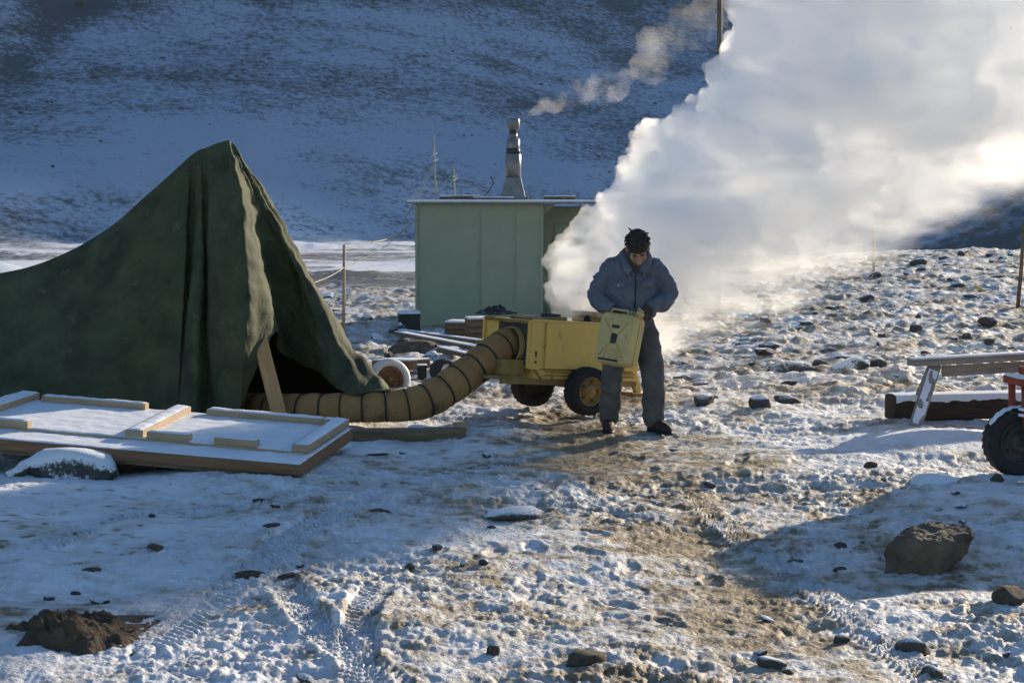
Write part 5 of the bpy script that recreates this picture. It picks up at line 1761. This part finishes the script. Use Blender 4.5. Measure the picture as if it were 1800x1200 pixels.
# ------------------------------------------------------------------ fuel can
def build_can():
    c = W(1089, 597, 13.83)
    root = empty('fuel_can', c, 0, 'worn yellow metal fuel can held in the man\'s gloved hands', 'fuel can')
    root.rotation_euler = (Matrix.Rotation(R(11), 3, 'Y') @ Matrix.Rotation(R(-6), 3, 'X') @ Matrix.Rotation(R(-40), 3, 'Z')).to_euler()
    w, d, h = 0.345, 0.165, 0.42
    # shell: rounded box, top corners cut; two half shells with a weld flange
    n = 40
    def outline(k):
        """superellipse outline in x z"""
        a = 2 * math.pi * k / n
        ca, sa = math.cos(a), math.sin(a)
        e = 0.22
        x = w / 2 * math.copysign(abs(ca) ** e, ca); z = h / 2 * math.copysign(abs(sa) ** e, sa)
        return x, z
    V = []; F = []
    layers = [(-d / 2, 0.90), (-d / 2 + 0.004, 0.945), (-d / 2 + 0.02, 0.985), (-0.006, 1.0), (0.006, 1.0), (d / 2 - 0.02, 0.985), (d / 2 - 0.004, 0.945), (d / 2, 0.90)]
    for y, s in layers:
        for k in range(n):
            x, z = outline(k)
            V.append(Vector((x * s if abs(s - 1) > 1e-6 else x, y, z * s)))
    m = len(layers)
    for i in range(m - 1):
        for k in range(n):
            F.append((i * n + k, i * n + (k + 1) % n, (i + 1) * n + (k + 1) % n, (i + 1) * n + k))
    F.append(tuple(range(n))); F.append(tuple((m - 1) * n + k for k in range(n - 1, -1, -1)))
    ob('shell', pd_mesh('shell', V, F, False), M['can'], root)
    # weld flange round the middle
    V = []; F = []
    for y, s in ((-0.005, 1.0), (-0.005, 1.03), (0.005, 1.03), (0.005, 1.0)):
        for k in range(n):
            x, z = outline(k); V.append(Vector((x * s, y, z * s)))
    for i in range(3):
        for k in range(n):
            F.append((i * n + k, i * n + (k + 1) % n, (i + 1) * n + (k + 1) % n, (i + 1) * n + k))
    ob('weld_flange', pd_mesh('weld_flange', V, F, False), M['can'], root)
    # pressed X on both faces
    for s in (-1, 1):
        y = s * (d / 2 + 0.001)
        for sx in (-1, 1):
            for sz in (-1, 1):
                tube_obj('pressed_rib', [(sx * 0.025, y, sz * 0.035), (sx * 0.075, y, sz * 0.09), (sx * 0.118, y, sz * 0.15)], [0.009, 0.012, 0.008], M['can'], root, 8, flat=(1, 0.6))
        tube_obj('pressed_rib', [(-0.07, y, -0.165), (-0.055, y, -0.115), (0, y, -0.09), (0.055, y, -0.115), (0.07, y, -0.165)], 0.007, M['can'], root, 8)
        box_obj('dark_patch', (0, y + s * 0.001, 0.0), (0.062, 0.003, 0.085), M['crate'], root, None, 0.001)  # dark rectangle in the middle of the pressed X
        box_obj('dark_patch', (0, y + s * 0.001, 0.098), (0.075, 0.003, 0.026), M['crate'], root, None, 0.001)
        box_obj('scuff', (-0.02, y + s * 0.001, -0.177), (0.20, 0.003, 0.018), M['crate'], root, None, 0.001)
    # three carrying bars and their end plates
    for y in (-0.045, 0.0, 0.045):
        tube_obj('carry_bar', [(-0.105, y, 0.195), (-0.085, y, 0.238), (0.06, y, 0.238), (0.08, y, 0.195)], 0.0095, M['can'], root, 8)
    # spout with cam cap
    V, F = lathe([(0.03, 0), (0.03, 0.05), (0.036, 0.052), (0.036, 0.075), (0.02, 0.083), (0.001, 0.083)], 18)
    V = [Matrix.Rotation(R(28), 3, 'Y') @ v + Vector((0.125, 0, 0.175)) for v in V]
    ob('spout', pd_mesh('spout', V, F, True), M['can'], root)
    box_obj('cap_lever', (0.155, 0, 0.262), (0.05, 0.03, 0.014), M['can'], root, Matrix.Rotation(R(28), 3, 'Y'), 0.004)
    return root


build_can()

# ------------------------------------------------------------------ steam
def noise_push(me, amps):
    n = len(me.vertices)
    co = np.empty(n * 3, np.float32); me.vertices.foreach_get('co', co); co = co.reshape(-1, 3).astype(np.float64)
    no = np.empty(n * 3, np.float32); me.vertices.foreach_get('normal', no); no = no.reshape(-1, 3)
    d = np.zeros(n)
    for k, (a, f, bil) in enumerate(amps):
        q = (perlin(co[:, 0] * f + co[:, 1] * f * .37, co[:, 2] * f - co[:, 1] * f * .5, 3 + k) + perlin(co[:, 1] * f, co[:, 2] * f + co[:, 0] * .4 * f, 13 + k)) * 0.7
        d += a * ((np.abs(q) * 1.6 - 0.35) if bil else q)
    me.vertices.foreach_set('co', (co + no * d[:, None]).astype(np.float32).ravel()); me.update()


def puff(items, rg, heads, minis, sq=0.6, rmin=0.16, rmax=0.34):
    """balls with cauliflower heads in two generations"""
    sh = []
    for px, py, r, d in items:
        c = W(px, py, d); rm = r * d / 3000.0
        sh.append((c, rm, 3, sq))
        for k in range(heads):
            v = Vector((rg.gauss(0, 1), rg.gauss(0, 1), rg.gauss(0, 1))).normalized()
            r2 = rm * rg.uniform(rmin, rmax)
            c2 = c + Vector((v.x, v.y * sq, v.z)) * (rm - r2 * 0.35)
            sh.append((c2, r2, 2, 1))
            for j in range(minis):
                v2 = (v + Vector((rg.gauss(0, .6), rg.gauss(0, .6), rg.gauss(0, .6)))).normalized()
                r3 = r2 * rg.uniform(0.3, 0.5)
                sh.append((c2 + v2 * (r2 - r3 * 0.2), r3, 1, 1))
    return sh


def steam_mat():
    """dense and curdled near the heater, thinning down wind and ragged along the lower lee side"""
    m = bpy.data.materials.new('curdled_steam')
    m.use_nodes = True
    N, L = m.node_tree.nodes, m.node_tree.links
    for n in list(N): N.remove(n)
    out = N.new('ShaderNodeOutputMaterial'); v = N.new('ShaderNodeVolumePrincipled')
    v.inputs['Color'].default_value = (0.999, 0.999, 0.999, 1); v.inputs['Anisotropy'].default_value = 0.47
    v.inputs['Density Attribute'].default_value = ''
    tc = nd(N, 'ShaderNodeTexCoord'); sx = nd(N, 'ShaderNodeSeparateXYZ'); L.new(tc.outputs['Object'], sx.inputs[0])
    mp = nd(N, 'ShaderNodeMapping'); mp.inputs['Rotation'].default_value = (0, R(28), 0); mp.inputs['Scale'].default_value = (0.6, 1.3, 1.7)
    L.new(tc.outputs['Object'], mp.inputs['Vector'])
    nz = nd(N, 'ShaderNodeTexNoise', i_Scale=1.25, i_Detail=3.0, i_Roughness=0.6, i_Distortion=0.4); L.new(mp.outputs[0], nz.inputs['Vector'])

    def mth(op, a, b=None, c=None, clamp=False):
        n = nd(N, 'ShaderNodeMath', operation=op, use_clamp=clamp)
        for i, q in enumerate((a, b, c)):
            if q is None: continue
            if isinstance(q, (int, float)): n.inputs[i].default_value = q
            else: L.new(q, n.inputs[i])
        return n.outputs[0]

    def rng(a, f0, f1, t0, t1):
        n = nd(N, 'ShaderNodeMapRange', interpolation_type='SMOOTHSTEP')
        n.inputs['From Min'].default_value = f0; n.inputs['From Max'].default_value = f1; n.inputs['To Min'].default_value = t0; n.inputs['To Max'].default_value = t1
        L.new(a, n.inputs['Value']); return n.outputs[0]
    dens = rng(sx.outputs['X'], 1.0, 5.0, STEAM_D0, STEAM_D1)
    nf = nd(N, 'ShaderNodeTexNoise', i_Scale=4.2, i_Detail=2.0, i_Roughness=0.6); L.new(mp.outputs[0], nf.inputs['Vector'])
    cm = mth('ADD', mth('MULTIPLY', nz.outputs['Fac'], 0.7), mth('MULTIPLY', nf.outputs['Fac'], 0.3))
    curd = rng(cm, 0.36, 0.64, 0.06, 1.75)
    # height over the sloping lower edge of the plume, roughened
    e = mth('ADD', sx.outputs['Z'], mth('MULTIPLY', sx.outputs['X'], -0.44))
    e = mth('ADD', e, mth('MULTIPLY', nz.outputs['Fac'], 1.0))
    e = mth('ADD', e, mth('MULTIPLY', nf.outputs['Fac'], 0.6))
    lee = rng(e, 0.40, 1.85, 0.0, 1.0)
    keep = rng(sx.outputs['X'], 1.0, 1.9, 1.0, 0.0)
    lee = mth('MAXIMUM', lee, keep)
    tail = rng(mth('ADD', sx.outputs['X'], mth('MULTIPLY', nf.outputs['Fac'], 0.8)), 5.7, 7.5, 1.0, 0.0)
    d = mth('MULTIPLY', mth('MULTIPLY', mth('MULTIPLY', dens, curd), lee), tail)
    L.new(d, v.inputs['Density']); L.new(v.outputs[0], out.inputs['Volume'])
    m.cycles.volume_step_rate = 0.35
    return m


STEAM_D0, STEAM_D1 = 6.0, 2.8


def build_steam():
    rg = random.Random(17)
    # px, py, radius px, distance
    dense = [(990, 532, 26, 15.45), (1008, 512, 48, 15.6), (1052, 482, 78, 15.8), (1115, 500, 80, 15.85), (1165, 530, 58, 15.8), (1215, 545, 44, 15.9),
             (1044, 425, 42, 15.8), (1112, 405, 80, 15.95), (1180, 440, 115, 16.0), (1118, 312, 38, 16.0), (1160, 262, 48, 16.1), (1192, 335, 95, 16.1),
             (1260, 380, 120, 16.2), (1255, 495, 75, 16.1), (1212, 218, 32, 16.2), (1262, 238, 76, 16.3), (1280, 150, 34, 16.4), (1287, 116, 18, 16.4),
             (1330, 290, 115, 16.5), (1322, 175, 62, 16.5)]
    mid = [(1300, 420, 110, 16.4), (1340, 330, 140, 16.6), (1345, 160, 95, 16.6), (1420, 240, 150, 16.8), (1420, 360, 110, 16.7), (1360, 60, 75, 16.8), (1380, 430, 70, 16.6),
           (1430, 80, 130, 17.0), (1520, 160, 160, 17.1), (1510, 300, 110, 17.0), (1560, 30, 170, 17.3), (1620, 190, 140, 17.4), (1680, 60, 180, 17.7),
           (1740, 150, 130, 17.9), (1800, 40, 170, 18.2), (1330, 0, 50, 16.8), (1420, -60, 130, 17.1), (1600, -90, 190, 17.6), (1780, -100, 190, 18.2), (1940, 20, 210, 18.7), (2060, -40, 210, 19.2), (2000, 150, 150, 18.9)]
    veil = [(1200, 545, 70, 16.0), (1270, 535, 75, 16.2), (1340, 505, 80, 16.4), (1420, 470, 85, 16.8), (1500, 440, 85, 17.0), (1580, 420, 85, 17.4), (1650, 380, 90, 17.8), (1720, 330, 110, 18.2), (1800, 290, 120, 18.6),
            (1480, 380, 120, 16.9), (1580, 330, 130, 17.3), (1680, 270, 120, 17.7), (1780, 210, 150, 18.2), (1330, 440, 110, 16.5)]
    me = spheres_mesh('steam_cloud', puff(dense, rg, 90, 3, 0.6, 0.09, 0.30) + puff(mid, rg, 44, 2, 0.6, 0.10, 0.36) + puff(veil, rg, 16, 1, 0.7, 0.2, 0.5), 0.028, 1, 0.4)
    noise_push(me, ((0.05, 3, 0), (0.035, 8, 1), (0.012, 19, 1)))
    o = ob('steam_cloud', me, steam_mat())
    tag(o, 'thick billowing cloud of white steam rising to the right from the heater', 'steam', kind='stuff')
    # smoke drifting off the hut chimney
    sh = []
    n = 40
    for k in range(n):
        t = k / (n - 1)
        px = 926 + t * 185 + rg.uniform(-8, 8); py = 200 - 62 * t + rg.uniform(-13, 13) * (0.25 + t)
        r = 6 + 11 * math.sin(min(t * 1.3, 1) * math.pi * .5) + rg.uniform(-3, 5)
        d = 29.7 + t * 1.0
        sh.append((W(px, py, d), r * d / 3000.0, 2, 1.0))
    for k in range(22):
        t = rg.random()
        px = 1125 + t * 135 + rg.uniform(-25, 25); py = 112 - 115 * t + rg.uniform(-30, 30)
        sh.append((W(px, py, 31.5 + t), rg.uniform(16, 30) * 32 / 3000.0, 2, 1.0))
    me = spheres_mesh('chimney_smoke', sh, 0.06, 4, 0.5)
    noise_push(me, ((0.08, 3, 0), (0.04, 8, 0)))
    sm = volume_mat('thin_smoke', 0.3, (0.99, 0.98, 0.98), 0.5)
    N, L = sm.node_tree.nodes, sm.node_tree.links
    tc = nd(N, 'ShaderNodeTexCoord'); nz = nd(N, 'ShaderNodeTexNoise', i_Scale=2.1, i_Detail=4.0, i_Roughness=0.62); L.new(tc.outputs['Object'], nz.inputs['Vector'])
    sp_ = nd(N, 'ShaderNodeSeparateXYZ'); L.new(tc.outputs['Object'], sp_.inputs[0])
    fx = nd(N, 'ShaderNodeMapRange'); fx.inputs['From Min'].default_value = 1.4; fx.inputs['From Max'].default_value = 2.9; fx.inputs['To Min'].default_value = 1.0; fx.inputs['To Max'].default_value = 0.35
    L.new(sp_.outputs['X'], fx.inputs['Value'])
    mr = nd(N, 'ShaderNodeMapRange', interpolation_type='SMOOTHSTEP'); mr.inputs['From Min'].default_value = 0.36; mr.inputs['From Max'].default_value = 0.66; mr.inputs['To Max'].default_value = 0.55
    L.new(nz.outputs['Fac'], mr.inputs['Value'])
    mm = nd(N, 'ShaderNodeMath', operation='MULTIPLY'); L.new(mr.outputs[0], mm.inputs[0]); L.new(fx.outputs[0], mm.inputs[1])
    vp = [n for n in N if n.type == 'PRINCIPLED_VOLUME'][0]
    L.new(mm.outputs[0], vp.inputs['Density'])
    sm.cycles.volume_step_rate = 0.35
    o3 = ob('chimney_smoke', me, sm)
    tag(o3, 'thin pale smoke drifting right from the hut chimney', 'smoke', kind='stuff')


build_steam()
